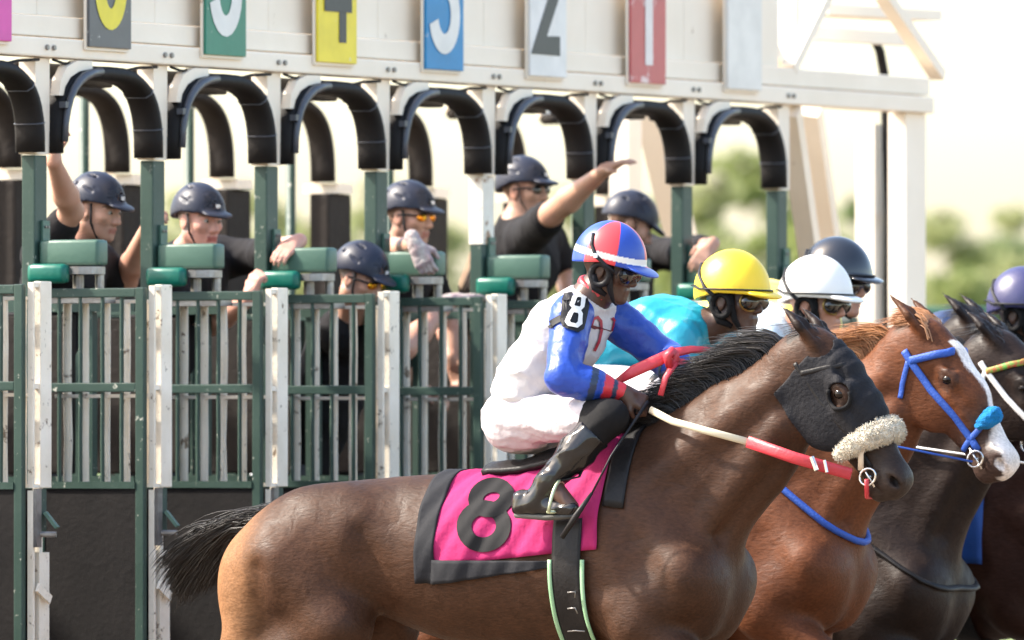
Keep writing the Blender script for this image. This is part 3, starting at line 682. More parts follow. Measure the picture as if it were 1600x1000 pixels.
def coat_material():
    """short hair: fine streaked grain, blotchy sweat sheen and a faint net of veins under the skin"""
    M = bpy.data.materials.new('horse_coat'); M.use_nodes = True; T = M.node_tree; N = T.nodes; L = T.links; b = N['Principled BSDF']
    tc = N.new('ShaderNodeTexCoord'); at_ = N.new('ShaderNodeAttribute'); at_.attribute_name = 'tint'
    def noise(scale, det, st=None, dist=0.0):
        n = N.new('ShaderNodeTexNoise'); n.inputs['Scale'].default_value = scale; n.inputs['Detail'].default_value = det; n.inputs['Distortion'].default_value = dist
        if st:
            mp = N.new('ShaderNodeMapping'); mp.inputs['Scale'].default_value = st; mp.inputs['Rotation'].default_value = (0, 0.5, 0); L.new(tc.outputs['Object'], mp.inputs[0]); L.new(mp.outputs[0], n.inputs[0])
        else: L.new(tc.outputs['Object'], n.inputs[0])
        return n.outputs[0]
    def rng(s_, a, c, lo=0.3, hi=0.7):
        r = N.new('ShaderNodeMapRange'); r.inputs[1].default_value = lo; r.inputs[2].default_value = hi; r.inputs[3].default_value = a; r.inputs[4].default_value = c; L.new(s_, r.inputs[0]); return r.outputs[0]
    def mul(c, f_):
        m_ = N.new('ShaderNodeVectorMath'); m_.operation = 'SCALE'; L.new(c, m_.inputs[0]); L.new(f_, m_.inputs['Scale']); return m_.outputs[0]
    big = noise(3.0, 5); mid = noise(14, 5, None, 0.6); fine = noise(120, 4, (0.35, 1, 1))
    c = mul(mul(mul(at_.outputs['Color'], rng(big, 0.72, 1.28)), rng(mid, 0.86, 1.14)), rng(fine, 0.78, 1.22)); L.new(c, b.inputs['Base Color'])
    L.new(rng(mid, 0.40, 0.62), b.inputs['Roughness']); b.inputs['Specular IOR Level'].default_value = 0.15
    vo = N.new('ShaderNodeTexVoronoi'); vo.feature = 'DISTANCE_TO_EDGE'; vo.inputs['Scale'].default_value = 4.2
    wp = N.new('ShaderNodeVectorMath'); wp.operation = 'MULTIPLY_ADD'; nz = N.new('ShaderNodeTexNoise'); nz.inputs['Scale'].default_value = 5; L.new(tc.outputs['Object'], nz.inputs[0])
    L.new(nz.outputs['Color'], wp.inputs[0]); wp.inputs[1].default_value = (0.35, 0.35, 0.35); L.new(tc.outputs['Object'], wp.inputs[2]); L.new(wp.outputs[0], vo.inputs[0])
    prev = None
    for src, st, di in ((rng(vo.outputs[0], 1, 0, 0.0, 0.045), 0.045, 0.012), (mid, 0.15, 0.03), (fine, 0.28, 0.006)):
        bp = N.new('ShaderNodeBump'); bp.inputs['Strength'].default_value = st; bp.inputs['Distance'].default_value = di; L.new(src, bp.inputs['Height'])
        if prev: L.new(prev, bp.inputs['Normal'])
        prev = bp.outputs[0]
    L.new(prev, b.inputs['Normal']); return M
COAT = coat_material()
HAIRB = mat('black_hair', (0.010, 0.008, 0.008), 0.38, (0.022, 0.016, 0.013), 20, 0.7)
HAIRC = mat('chestnut_hair', (0.34, 0.145, 0.055), 0.42, (0.46, 0.22, 0.09), 20, 0.7)
EYE = mat('dark_eye', (0.007, 0.0045, 0.0035), 0.10, spec=0.25)
LEATH = mat('black_leather', (0.010, 0.0095, 0.010), 0.48, (0.018, 0.016, 0.016), 18, 0.6, 0.12, 60, spec=0.22)

def ball(name, c, r, m_, parent, org, n=12):
    V = []; F = []
    for i in range(n + 1):
        for j in range(2 * n):
            a = math.pi * i / n; b_ = math.pi * j / n
            V.append((c[0] + r[0] * math.sin(a) * math.cos(b_), c[1] + r[1] * math.sin(a) * math.sin(b_), c[2] + r[2] * math.cos(a)))
    for i in range(n):
        for j in range(2 * n): F.append((i * 2 * n + j, (i + 1) * 2 * n + j, (i + 1) * 2 * n + (j + 1) % (2 * n), i * 2 * n + (j + 1) % (2 * n)))
    me = mesh_np(name, np.array(V) - np.array(org), np.array(F), m_); return link(bpy.data.objects.new(name, me), parent)

def clump(P, ids, amt):
    """draws the strands of each lock together towards their tips"""
    m = ids.max() + 1; c = np.maximum(np.bincount(ids, minlength=m), 1); n, K, _ = P.shape
    for k in range(K):
        mean = np.stack([np.bincount(ids, P[:, k, i], m) / c for i in range(3)], 1)[ids]; P[:, k] = mean + (P[:, k] - mean) * (1 - amt * (k / (K - 1)) ** 1.3)
    return P
def hair(N, H, material, parent, seed, wind, n=1500, length=(0.14, 0.34), name='mane', lift=0.75, fore=0.12):
    rs = np.random.RandomState(seed); u = rs.rand(n) ** 0.9; u = np.where((u > .82) & (rs.rand(n) > fore), rs.rand(n) * .82, u); ln = length[0] + (length[1] - length[0]) * rs.rand(n)
    r0 = np.array([N(1.44 + 0.60 * q, 1.515 + 0.365 * q + 0.03 * math.sin(q * 3.1)) if q < 1 else H(-0.02 + 0.05 * (q - 1) / .22, 0.075) for q in u / 0.82])
    r0[:, 1] += rs.normal(size=n) * np.where(u < .82, .016, .03); ln *= np.where(u < .82, 1, .75)
    lock = np.floor(u * 34); ph = np.sin(lock * 12.9898 + seed) * 43758.5453; ph = ph - np.floor(ph); g = 0.35 + 0.65 * rs.rand(n)
    d = nrm(np.stack([-0.88 + 0.1 * rs.normal(size=n), rs.normal(size=n) * 0.12 - 0.12 + 0.35 * (ph - .5), (0.42 * lift + 0.42 * (ph - .45)) * g], 1)); p = r0.copy(); pts = [r0 - np.array((0, 0, 0.03))]
    up = np.array((-0.25, 0, 1.0))
    for i in range(6):
        p = p + (nrm(up * (1 - i / 2.2) + d) if i < 2 else d) * (ln / 6)[:, None]
        d = nrm(d + np.stack([-0.12 * np.ones(n), 0.06 * np.sin(i * 1.7 + lock), -0.16 * (1.2 - g)], 1) + rs.normal(size=(n, 3)) * 0.045); pts.append(p.copy())
    return strand_mesh(name, clump(np.stack(pts, 1), lock.astype(int), 0.55), 0.0025, material, parent, (0, 0, 0), seed)
def tail(material, parent, seed, n=3200):
    rs = np.random.RandomState(seed); u = rs.rand(n); r0 = np.stack([-0.05 - 0.23 * u, rs.normal(size=n) * 0.028, 1.295 - 0.075 * u + rs.normal(size=n) * 0.014], 1); ln = 0.24 + 0.28 * rs.rand(n) + 0.16 * rs.rand(n) ** 6
    lk = np.floor(rs.rand(n) * 15); ph = np.sin(lk * 12.9898 + seed) * 43758.5453; ph = ph - np.floor(ph)
    d = nrm(np.stack([-np.ones(n), rs.normal(size=n) * 0.05 + 0.3 * (ph - .5), 0.08 - 0.55 * ph + 0.07 * rs.normal(size=n)], 1)); p = r0.copy(); pts = [p + np.array((0.05, 0, -0.01))]
    for i in range(8):
        p = p + d * (ln / 8)[:, None]; d = nrm(d + np.stack([np.zeros(n), 0.05 * np.sin(i * 1.3 + lk), -0.10 - 0.04 * rs.rand(n)], 1) + rs.normal(size=(n, 3)) * 0.04); pts.append(p.copy())
    return strand_mesh('tail', clump(np.stack(pts, 1), (lk * 7 + np.floor(u * 7)).astype(int), 0.7), 0.0026, material, parent, (0, 0, 0), seed)

HB, HH, HN, Ht, Hf = horse_body()
hide = lambda B: (lambda P: B.ev(P) + f32(0.0028) * ripple(P, 19, 2) + f32(0.0012) * ripple(P, 52, 3) )
HV, HQ = net(hide(HB), *HB.bounds(), 0.0105)
HB2, HH2, HN2, Ht2, Hf2 = horse_body(0.07, 0.03)
HV2, HQ2 = net(hide(HB2), *HB2.bounds(), 0.0115)
HB3, HH3, HN3, Ht3, Hf3 = horse_body(0.20, 0.06)
HV3, HQ3 = net(hide(HB3), *HB3.bounds(), 0.0135)
def relaxed(V, Q, it=1):
    for _ in range(it): V = relax_once(V, Q)
    return V
HV = relaxed(HV, HQ, 1); HV2 = relaxed(HV2, HQ2, 1); HV3 = relaxed(HV3, HQ3, 1)
def make_horse(X, Y, z, label, colf, hairm, seed, variant=0, pitch=0.0, yaw=0.0):
    o = empty('horse', (X, Y, z), label, 'horse', 'horses breaking from the gate', -math.pi / 2 + yaw)
    o.rotation_euler = (0, -pitch, -math.pi / 2 + yaw)
    V, Q, H, N = [(HV, HQ, HH, HN), (HV2, HQ2, HH2, HN2), (HV3, HQ3, HH3, HN3)][variant]
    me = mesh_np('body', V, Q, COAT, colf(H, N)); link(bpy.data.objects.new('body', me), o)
    for s in (-1, 1): ball('eye', H(0.214, 0.040, s * 0.0865), (0.029, 0.021, 0.022), EYE, o, (0, 0, 0))
    hair(N, H, hairm, o, seed, None, fore=0.9 if hairm is HAIRC else 0.12, n=3000 if hairm is HAIRC else 2500); tail(HAIRB if hairm is HAIRB else hairm, o, seed + 1)
    return o
X8 = -1.461; Y8 = -2.0
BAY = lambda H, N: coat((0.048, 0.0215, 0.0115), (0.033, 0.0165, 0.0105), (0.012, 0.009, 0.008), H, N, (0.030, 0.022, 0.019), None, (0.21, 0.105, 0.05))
CHE = lambda H, N: coat((0.100, 0.034, 0.014), (0.085, 0.030, 0.013), (0.07, 0.03, 0.015), H, N, (0.05, 0.034, 0.029), (0.72, 0.66, 0.62))
DRK = lambda H, N: coat((0.019, 0.0115, 0.009), (0.014, 0.009, 0.0075), (0.012, 0.009, 0.009), H, N, (0.02, 0.016, 0.015), None)
BRN = lambda H, N: coat((0.036, 0.015, 0.010), (0.028, 0.012, 0.009), (0.02, 0.012, 0.010), H, N, (0.03, 0.02, 0.017), None)
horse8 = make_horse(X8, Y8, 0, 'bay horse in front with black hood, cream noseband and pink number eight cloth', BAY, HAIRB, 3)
horse4 = make_horse(0.3, -1.67, 0.02, 'chestnut horse with white blaze and bright blue bridle behind the bay', CHE, HAIRC, 9, 1)
horse2 = make_horse(1.75, -1.42, -0.08, 'near black horse with white bridle and green and red browband', DRK, HAIRB, 14, 2)
horse3 = make_horse(3.3, -1.36, 0.0, 'reddish brown horse at the far right with blue saddle cloth, head out of view', BRN, HAIRB, 21, 0)
horse6 = make_horse(2.55, -0.95, 0.0, 'dark horse hidden behind the others under the black helmeted jockey', DRK, HAIRB, 27, 2)

# ------------------------------------------------------------------ people
class HF:
    """head frame: forward, left, up"""
    def __init__(s, c, f, u=(0, 0, 1), k=1.0):
        s.k = k; s.c = np.array(c, float); s.f = _n(f); s.l = _n(np.cross(u, s.f)); s.u = np.cross(s.f, s.l); s.R = np.array([s.f, s.l, s.u])
    def __call__(s, a, b=0.0, c=0.0): return s.c + (s.f * a + s.l * b + s.u * c) * s.k
    def loc(s, P): return (P - s.c) @ s.R.T / s.k
def fwd(yaw=0.0, tilt=0.0):
    """direction for a face turned from the running direction (-Y); yaw > 0 turns towards the camera side (-X), tilt > 0 looks down"""
    a = math.radians(yaw); t = math.radians(tilt)
    return np.array((-math.sin(a) * math.cos(t), -math.cos(a) * math.cos(t), -math.sin(t)))
def head(B, h, neck, jaw=1.0, sz=1.0):
    g = lambda a, b=0.0, c=0.0: h(a * sz, b * sz, c * sz); K = h.k * sz
    B.el(g(-.012, 0, .035), np.array((.098, .077, .088)) * K, h.R, k=.02).el(g(.030, 0, -.030), np.array((.062, .062, .088)) * K, h.R, k=.03)
    for s in (-1, 1):
        B.rc(g(-.005, s * .050, -.055), g(.062, s * .018, -.098), .026 * jaw, .020 * jaw, .025)
        B.el(g(.058, s * .045, -.022), np.array((.028, .022, .020)) * K, h.R, k=.02)
        B.el(g(.094, s * .033, .002), np.array((.016, .021, .012)) * K, h.R, k=.012, op='-')
        B.el(g(.074, s * .032, .001), np.array((.016, .017, .013)) * K, h.R, k=.005)
        B.rc(g(.082, s * .012, .022), g(.072, s * .048, .020), .012, .010, .012)
        B.el(g(.098, s * .013, -.040), np.array((.012, .009, .009)) * K, h.R, k=.008)
        B.el(g(-.008, s * .078, -.010), np.array((.022, .008, .033)) * K, h.R, k=.006).el(g(-.002, s * .087, -.008), np.array((.010, .006, .018)) * K, h.R, k=.005, op='-')
    B.rc(g(.086, 0, .010), g(.108, 0, -.034), .010, .014, .012)
    B.rc(g(.087, -.020, -.066), g(.087, .020, -.066), .0085, .0085, .008).rc(g(.083, -.017, -.080), g(.083, .017, -.080), .009, .009, .008)
    B.rc(g(.096, -.024, -.0725), g(.096, .024, -.0725), .003, .003, .004, op='-')
    B.el(g(.072, 0, -.104), np.array((.022, .024, .018)) * K, h.R, k=.015)
    B.rc(g(-.020, 0, -.065), neck, .056, .066, .03)
def hand(B, w, d, pn, curl=0.5, thumb=1, sz=1.0, spread=0.0):
    """wrist w, fingers along d, palm facing pn; thumb = +1/-1 picks the side"""
    d = _n(d); pn = _n(np.array(pn) - d * np.dot(pn, d)); t = np.cross(d, pn) * thumb
    w = np.array(w, float)
    B.rc(w, w + d * .03 * sz, .026 * sz, .028 * sz, .02)
    for k in range(4):
        o = (.027 - .0185 * k) * sz
        B.rc(w + d * .02 * sz + t * o * .6, w + d * .088 * sz + t * o, .017 * sz, .0125 * sz, .012)
        p = w + d * .090 * sz + t * o; ln = (.074, .083, .077, .060)[k] * sz; a = curl * (0.55 + 0.08 * k); dd = d + t * spread * (1.5 - k) * .15
        for j, fr in enumerate((.45, .30, .25)):
            c = math.cos(a); s_ = math.sin(a); v = _n(_n(dd) * c + pn * s_); q = p + v * ln * fr
            B.rc(p, q, (.0098 - .0009 * j) * sz, (.0090 - .0011 * j) * sz, .004); p = q; a += curl * 1.05
    p = w + d * .028 * sz + t * .026 * sz; v = _n(d * .75 + t * .65 + pn * .35); q = p + v * .042 * sz; v2 = _n(d * 1.0 + t * .05 + pn * (.25 + curl * .5)); r_ = q + v2 * .034 * sz
    B.rc(p, q, .014 * sz, .0115 * sz, .012).rc(q, r_, .011 * sz, .0085 * sz, .004)

def figure(J, hd, hands, jaw=1.0):
    """whole body as one continuous field"""
    B = Body(); lat = _n(np.array(J['ls']) - J['rs']); hip = _n(np.array(J['lh']) - J['rh'])
    pel, wai, che, nec = (np.array(J[k], float) for k in ('pel', 'wai', 'che', 'nec'))
    w_ = J.get('bulk', 1.0)
    B.rc(pel, wai, .115 * w_, .105 * w_, .05, ax=hip, sc=1.3).rc(wai, che, .105 * w_, .120 * w_, .06, ax=lat, sc=1.35).rc(che, nec, .115 * w_, .068, .05, ax=lat, sc=1.25)
    head(B, hd, nec, jaw)
    for s in 'rl':
        sh, el_, wr, hp, kn, an, to = (np.array(J[s + k], float) for k in ('s', 'e', 'w', 'h', 'k', 'a', 't'))
        B.rc(nec * .4 + che * .6, sh, .07, .062 * w_, .05).rc(sh, el_, .056 * w_, .042 * w_, .03)
        mid = el_ * .68 + wr * .32; B.rc(el_, mid, .041 * w_, .044 * w_, .02).rc(mid, wr, .044 * w_, .028, .02)
        d, pn, cu, th = hands[s]; hand(B, wr, d, pn, cu, th)
        B.rc(hp, kn, .088, .056, .04)
        mid = kn * .65 + an * .35; B.rc(kn, mid, .054, .055, .02).rc(mid, an, .055, .036, .02).rc(an, to, .036, .028, .02)
    return B
def torso_wear(J, inflate, hem=0.0, full=True):
    inflate = inflate + .11 * (J.get('bulk', 1.0) - 1); B = Body(); lat = _n(np.array(J['ls']) - J['rs']); hip = _n(np.array(J['lh']) - J['rh'])
    pel, wai, che, nec = (np.array(J[k], float) for k in ('pel', 'wai', 'che', 'nec')); lo = wai * (1 - hem) + pel * hem
    B.rc(lo, wai, .112 + inflate, .112 + inflate, .05, ax=hip, sc=1.3).rc(wai, che, .112 + inflate, .126 + inflate, .06, ax=lat, sc=1.35).rc(che, nec * .85 + che * .15, .120 + inflate, .070 + inflate * .5, .05, ax=lat, sc=1.25)
    for s in 'rl':
        sh = np.array(J[s + 's'], float); B.rc(nec * .4 + che * .6, sh, .074 + inflate, .064 + inflate * .7, .05)
    return B
def arm_wear(J, s, r0, r1, r2, upto=1.0):
    B = Body(); sh, el_, wr = (np.array(J[s + k], float) for k in 'sew')
    if upto <= 1.0: B.rc(sh, sh + (el_ - sh) * upto, r0, r1, .03)
    else:
        e = el_ + (wr - el_) * (upto - 1.0); B.rc(sh, el_, r0, r1, .03); m_ = el_ * .6 + e * .4; B.rc(el_, m_, r1, r1, .02).rc(m_, e, r1, r2, .02)
    return B
def wavy(B, amp, fr, seed, fr2=None):
    """cloth: broad swells plus sharp creases"""
    def ev(P):
        d = B.ev(P); q = ripple(P, fr, seed, 4); c = 1 - 2.2 * np.abs(ripple(P * f32((1.0, 0.7, 1.25)), fr * 1.25, seed + 5, 3)) ** 0.7; c2 = 1 - 2.2 * np.abs(ripple(P, fr * 2.6, seed + 9, 3)) ** 0.7
        return d + amp * (0.6 * q - 0.75 * np.maximum(c, -0.6) - 0.3 * np.maximum(c2, -0.6))
    return ev
def wear(name, B, h, m_, parent, amp=.006, fr=26, seed=1, colf=None, cut=None):
    lo, hi = B.bounds(); e0 = wavy(B, amp, fr, seed)
    ev = e0 if cut is None else (lambda P: np.maximum(e0(P), cut(P)))
    return sculpt(name, B, h, m_, parent, colf=colf, ev=ev, bounds=(lo - .01, hi + .01))

SKD = mat('dark_skin', (0.080, 0.042, 0.029), 0.42, (0.058, 0.030, 0.021), 14, 0.5, 0.05, 90, spec=0.4, sss=0.06)
SKL = mat('fair_skin', (0.42, 0.215, 0.145), 0.5, (0.36, 0.15, 0.10), 10, 0.6, 0.05, 90, spec=0.35, sss=0.12)
BLKC = mat('black_shirt', (0.012, 0.0115, 0.013), 0.85, (0.018, 0.017, 0.019), 8, 0.6, 0.15, 30, spec=0.15)
JEAN = mat('grey_trousers', (0.05, 0.05, 0.055), 0.85, (0.07, 0.07, 0.075), 10, 0.6, 0.15, 40)
NAVYH = mat('navy_helmet', (0.016, 0.020, 0.036), 0.42, (0.022, 0.026, 0.044), 6, 0.5, 0.02, 60, spec=0.28)
GLASS = mat('dark_lens', (0.012, 0.010, 0.008), 0.08, spec=0.8)
GOLD = mat('orange_mirror_lens', (0.75, 0.20, 0.015), 0.12, (0.75, 0.52, 0.02), 30, 0.9, metal=0.8)
GLOSS = mat('patent_boot', (0.008, 0.008, 0.009), 0.16, (0.012, 0.011, 0.011), 9, 0.5, 0.08, 14, spec=0.5)
MBLK = mat('matt_black_cloth', (0.007, 0.007, 0.008), 0.8, (0.012, 0.011, 0.011), 9, 0.5, 0.1, 40, spec=0.15)
STRAP = mat('black_strap', (0.010, 0.010, 0.012), 0.55, (0.016, 0.016, 0.018), 20, 0.5, spec=0.25)
WSILK = mat('white_silk', (0.53, 0.51, 0.505), 0.5, (0.50, 0.48, 0.49), 6, 0.5, 0.35, 14, spec=0.25)
WBREE = mat('white_breeches', (0.53, 0.49, 0.505), 0.6, (0.46, 0.41, 0.435), 6, 0.5, 0.5, 16, spec=0.2)
TINTC = mat('tinted_silk', (0, 0, 0), 0.36, None, 6.0, 0.35, 0.30, 20, spec=0.4, attr='tint')
TINTH = mat('tinted_helmet_cover', (0, 0, 0), 0.32, None, 6.0, 0.12, 0.02, 20, spec=0.5, attr='tint')
SILV = mat('bright_steel', (0.62, 0.61, 0.60), 0.22, metal=1.0)

def dome(name, h, parent, m_, r=(.142, .120, .150), c=(-.006, 0, .028), rim=.012, vents=False, peak=.055, colf=None, res=.005, slope=0.12, drop=0.22, pw=0.80):
    B = Body(); B.el(h(*c), np.array(r) * h.k, h.R)
    R = h.R.astype(f32); cc = h.c.astype(f32)
    pk = Body().el(h(r[0] * .86 + peak * .35, 0, rim + .010 - slope * .09), np.array((r[0] * .30 + peak, r[1] * pw, .012)) * h.k, np.array([h.f * .97 - h.u * .22, h.l, h.u * .97 + h.f * .22]), k=.01)
    V_ = Body()
    if vents:
        for s in (-1, 1):
            for a, b, c2, ln in ((-.045, .052, .150, .045), (.035, .060, .135, .042), (-.02, .096, .095, .042), (.060, .086, .085, .032), (-.085, .070, .105, .030)):
                p = h(a, s * b, c2); V_.rc(p - h.f * ln + h.u * .012, p + h.f * ln - h.u * .016, .006, .008, .01)
        V_.rc(h(-.05, 0, .178), h(.03, 0, .176), .007, .008, .01)
    def ev(P):
        q = (P - cc) @ R.T / f32(h.k); d = np.maximum(B.ev(P), f32(h.k) * (rim + slope * np.where(q[:, 0] > 0, -q[:, 0] * .25, q[:, 0] * drop / max(slope, 1e-3)) - q[:, 2]))
        d = np.maximum(d, -(((q[:, 0] / (r[0] - .016)) ** 2 + (q[:, 1] / (r[1] - .016)) ** 2 + ((q[:, 2] - c[2]) / (r[2] - .016)) ** 2) ** .5 - 1) * (r[1] - .016))
        if vents:
            d = np.maximum(d, -V_.ev(P)); 
        e = pk.ev(P); k = .012; hh = np.clip(.5 + .5 * (d - e) / k, 0, 1); return d * (1 - hh) + e * hh - k * hh * (1 - hh)
    lo, hi = B.bounds(); lo = np.minimum(lo, pk.bounds()[0]); hi = np.maximum(hi, pk.bounds()[1])
    o, V, Q = sculpt(name, B, res, m_, parent, colf=colf, ev=ev, bounds=(lo, hi))
    return o
def on_dome(h, pts, r=(.142, .120, .150), c=(-.006, 0, .028), g=1.02):
    """points of a strap lying on the helmet: (azimuth, height) pairs, azimuth 0 = front, 90 = left"""
    out = []
    for az, z in pts:
        a = math.radians(az); q = max(0.02, 1 - ((z - c[2]) / r[2]) ** 2) ** .5
        out.append(h(c[0] + r[0] * g * q * math.cos(a), c[1] + r[1] * g * q * math.sin(a), z))
    return out
def goggles(h, parent, lens, frame=STRAP, z=.0, big=1.0):
    B = Body()
    for s in (-1, 1):
        B.el(h(.085, s * .037, z), np.array((.031, .040 * big, .029 * big)) * h.k, h.R, k=.012)
    B.rc(h(.105, -.012, z + .006), h(.105, .012, z + .006), .012, .012, .01)
    o, V, Q = sculpt('goggles', B, .004, lens, parent)
    b = MB()
    for s in (-1, 1):
        ring = [h(.090 - .020 * abs(math.sin(a) > 9) + .012 * math.cos(a) * 0 - .0 + (-.018 if math.cos(a) < 0 else .010) * abs(math.cos(a)), s * (.036 - .040 * big * math.cos(a)), z + .030 * big * math.sin(a)) for a in np.linspace(0, 2 * math.pi, 17)]
        b.tube(ring, .0045, 6, False)
    b.build('goggle_frame', frame, o if False else parent, True)
    return o
def ear_harness(h, parent, m_=STRAP, chin=True):
    b = MB()
    for s in (-1, 1):
        b.tube([h(.002 + .036 * math.cos(a), s * (.088 + .004 * math.sin(a)), -.022 + .040 * math.sin(a)) for a in np.linspace(0, 2 * math.pi, 15)], .012, 7, False)
        b.tube([h(.035, s * .080, .02), h(.040, s * .078, -.03), h(.045, s * .066, -.07), h(.055, s * .035, -.110), h(.058, 0, -.124)], [.013, .013, .012, .008, .007], 7)
        b.tube([h(-.03, s * .078, -.03), h(-.01, s * .072, -.075), h(.03, s * .055, -.095)], [.020, .018, .010], 7)
    return b.build('chin_harness', m_, parent, True)

def on_surface(tree_, uv, lift, dirn=None):
    """throws photo positions onto a built surface and lifts them off it along its normal"""
    out = []
    for u, v in uv:
        q = FW + RV * (u - 800) / FPX + UP * (500 - v) / FPX; hit = tree_.ray_cast(Vector(CAM + q * 20), Vector(q).normalized())
        if hit[0] is None:
            hit = tree_.find_nearest(Vector(CAM + q * 42.0))
        n_ = hit[1] if hit[1].dot(Vector(q)) < 0 else -hit[1]
        out.append(np.array(hit[0] + (Vector(dirn) if dirn else n_) * lift))
    return out
def dense(line, k=4):
    o = []
    for a, b in zip(line[:-1], line[1:]):
        for j in range(k): o.append((a[0] + (b[0] - a[0]) * j / k, a[1] + (b[1] - a[1]) * j / k))
    return o + [line[-1]]
def decal(name, lines, wd, tree_, m_, parent, lift=.004, dirn=None, sub_=4):
    """a printed or sewn stroke laid on a surface, cut fine enough to follow it"""
    b = MB()
    for j, ln in enumerate(lines):
        v, f = ribbon(dense(ln, 2), wd); K = len(v) // 2; g = []
        for i in range(K):
            for q in range(sub_ + 1): g.append(tuple(np.array(v[2 * i]) + (np.array(v[2 * i + 1]) - np.array(v[2 * i])) * q / sub_))
        n_ = sub_ + 1; b.add(on_surface(tree_, g, lift + .0006 * j, dirn), [(i * n_ + q, i * n_ + q + 1, (i + 1) * n_ + q + 1, (i + 1) * n_ + q) for i in range(K - 1) for q in range(sub_)])
    return b.build(name, m_, parent, True)

# ------------------------------------------------------------------ jockey of horse eight
def jm(X): return lambda u, v, dx=0.0: at(u, v, X=X + dx)
j = jm(X8); r8 = at(800, 660, X=X8)
def mirror(p): return np.array((2 * X8 - p[0], p[1], p[2]))
J8 = dict(pel=j(812, 652), wai=j(838, 595), che=j(885, 520), nec=j(925, 462), rs=j(893, 492, -.155), re=j(880, 590, -.29), rw=j(972, 612, -.17),
          rh=j(812, 655, -.09), rk=j(952, 652, -.25), ra=j(858, 752, -.33), rt=j(893, 792, -.34), ls=mirror(j(893, 490, -.155)), le=j(1042, 560, .24), lw=j(1072, 592, .10))
for k in 'hkat': J8['l' + k] = mirror(J8['r' + k])
p8 = empty('person', (X8, r8[1], 0), 'jockey in white and blue silks with red and blue helmet on the bay horse', 'person', 'jockeys riding out')
h8 = HF(j(952, 419), fwd(-6, 14), (0, -.24, .97))
FB = figure(J8, h8, {'r': (_n(j(1010, 632, -.12) - J8['rw']), (.6, -.2, -.6), 1.35, -1), 'l': (_n(j(1100, 600, .08) - J8['lw']), (-.7, 0, -.5), 1.25, 1)})
sculpt('body', FB, .0065, SKD, p8)
TW = torso_wear(J8, .012, .35)
TW.rc(j(832, 612), j(850, 590), .112, .11, .05, ax=(1, 0, 0), sc=1.3)
oj, Vj, Qj = wear('jacket', TW, .007, WSILK, p8, .0075, 26, 3, cut=lambda P: f32(.150) - np.linalg.norm(P - h8(.0, 0, .0).astype(f32), axis=1))
BLUE = (0.018, 0.062, 0.36); RED = (0.56, 0.03, 0.045); NAVY = (0.02, 0.035, 0.075)
def sleeve_col(J, s):
    e = np.array(J[s + 'e']); w_ = np.array(J[s + 'w']); d = w_ - e
    def fn(P):
        t = ((P - e) @ d) / (d @ d); c = np.tile(np.array(BLUE), (len(P), 1))
        for a, b, cc in ((.42, .54, NAVY), (.66, .82, RED), (.82, .90, NAVY), (.90, 1.2, RED)): c[(t > a) & (t <= b)] = cc
        return c
    return fn
o_, Vs, Qs = wear('sleeve', arm_wear(J8, 'r', .082, .064, .036, 1.97), .0065, TINTC, p8, .0065, 32, 8, sleeve_col(J8, 'r'))
wear('sleeve', arm_wear(J8, 'l', .082, .064, .036, 1.97), .008, TINTC, p8, .0065, 32, 9, sleeve_col(J8, 'l'))
bs = bvh(Vs, Qs); bj = bvh(Vj, Qj)
# armband with its number
pa = [(880, 456), (899, 453), (914, 462), (919, 478), (910, 515), (902, 521), (880, 512), (877, 500)]
cen = (899, 487); gx = [cen] + pa; V_ = []; ks = 4
ring_ = [[(cen[0] + (q[0] - cen[0]) * f_, cen[1] + (q[1] - cen[1]) * f_) for q in dense(pa + [pa[0]], 3)[:-1]] for f_ in (.15, .4, .65, .85, 1.0)]
b = MB(); m_ = len(ring_[0]); vv = [p for r_ in ring_ for p in r_]
b.add(on_surface(bs, vv, .009), [(a * m_ + k, a * m_ + (k + 1) % m_, (a + 1) * m_ + (k + 1) % m_, (a + 1) * m_ + k) for a in range(4) for k in range(m_)] + [tuple(range(m_))])
ab = b.build('armband', STRAP, p8)
sq = lambda cx, cy, w_, h_: [(cx - w_ * .55, cy - h_ * .6), (cx - w_ * .2, cy - h_), (cx + w_ * .75, cy - h_ * .9), (cx + w_, cy - h_ * .5), (cx + w_ * .85, cy + h_ * .6), (cx + w_ * .4, cy + h_), (cx - w_ * .7, cy + h_ * .8), (cx - w_, cy + h_ * .4), (cx - w_ * .55, cy - h_ * .6)]
decal('armband_number', [sq(901, 474, 8, 10), sq(896, 499, 9, 12)], 6, bs, flat('number_white', (.74, .72, .68)), ab, .0125)
decal('armband_strap', [[(858, 510), (867, 503), (878, 497)]], 10, bs, STRAP, ab, .006)
REDM = flat('red_braid', (0.36, 0.015, 0.03))
decal('red_monogram', [[(924, 510), (927, 499), (934, 496), (939, 502), (940, 517), (936, 534), (929, 549)], [(957, 497), (961, 503), (957, 518), (950, 536), (944, 556)]], 4.2, bj, REDM, p8, .010, (-.85, -.5, .1))
nk = _n(h8(-.02, 0, -.05) - J8['nec']); nx_ = _n(np.cross(nk, (1, 0, 0))); ny_ = np.cross(nk, nx_); cb = J8['nec'] + nk * .030
b = MB(); b.tube([cb + (nx_ * math.cos(a) * .066 + ny_ * math.sin(a) * .066) for a in np.linspace(0, 2 * math.pi, 21)], .011, 8, False, 1.7, nk)
b.build('collar', flat('red_collar', (0.50, 0.03, 0.045)), p8, True)
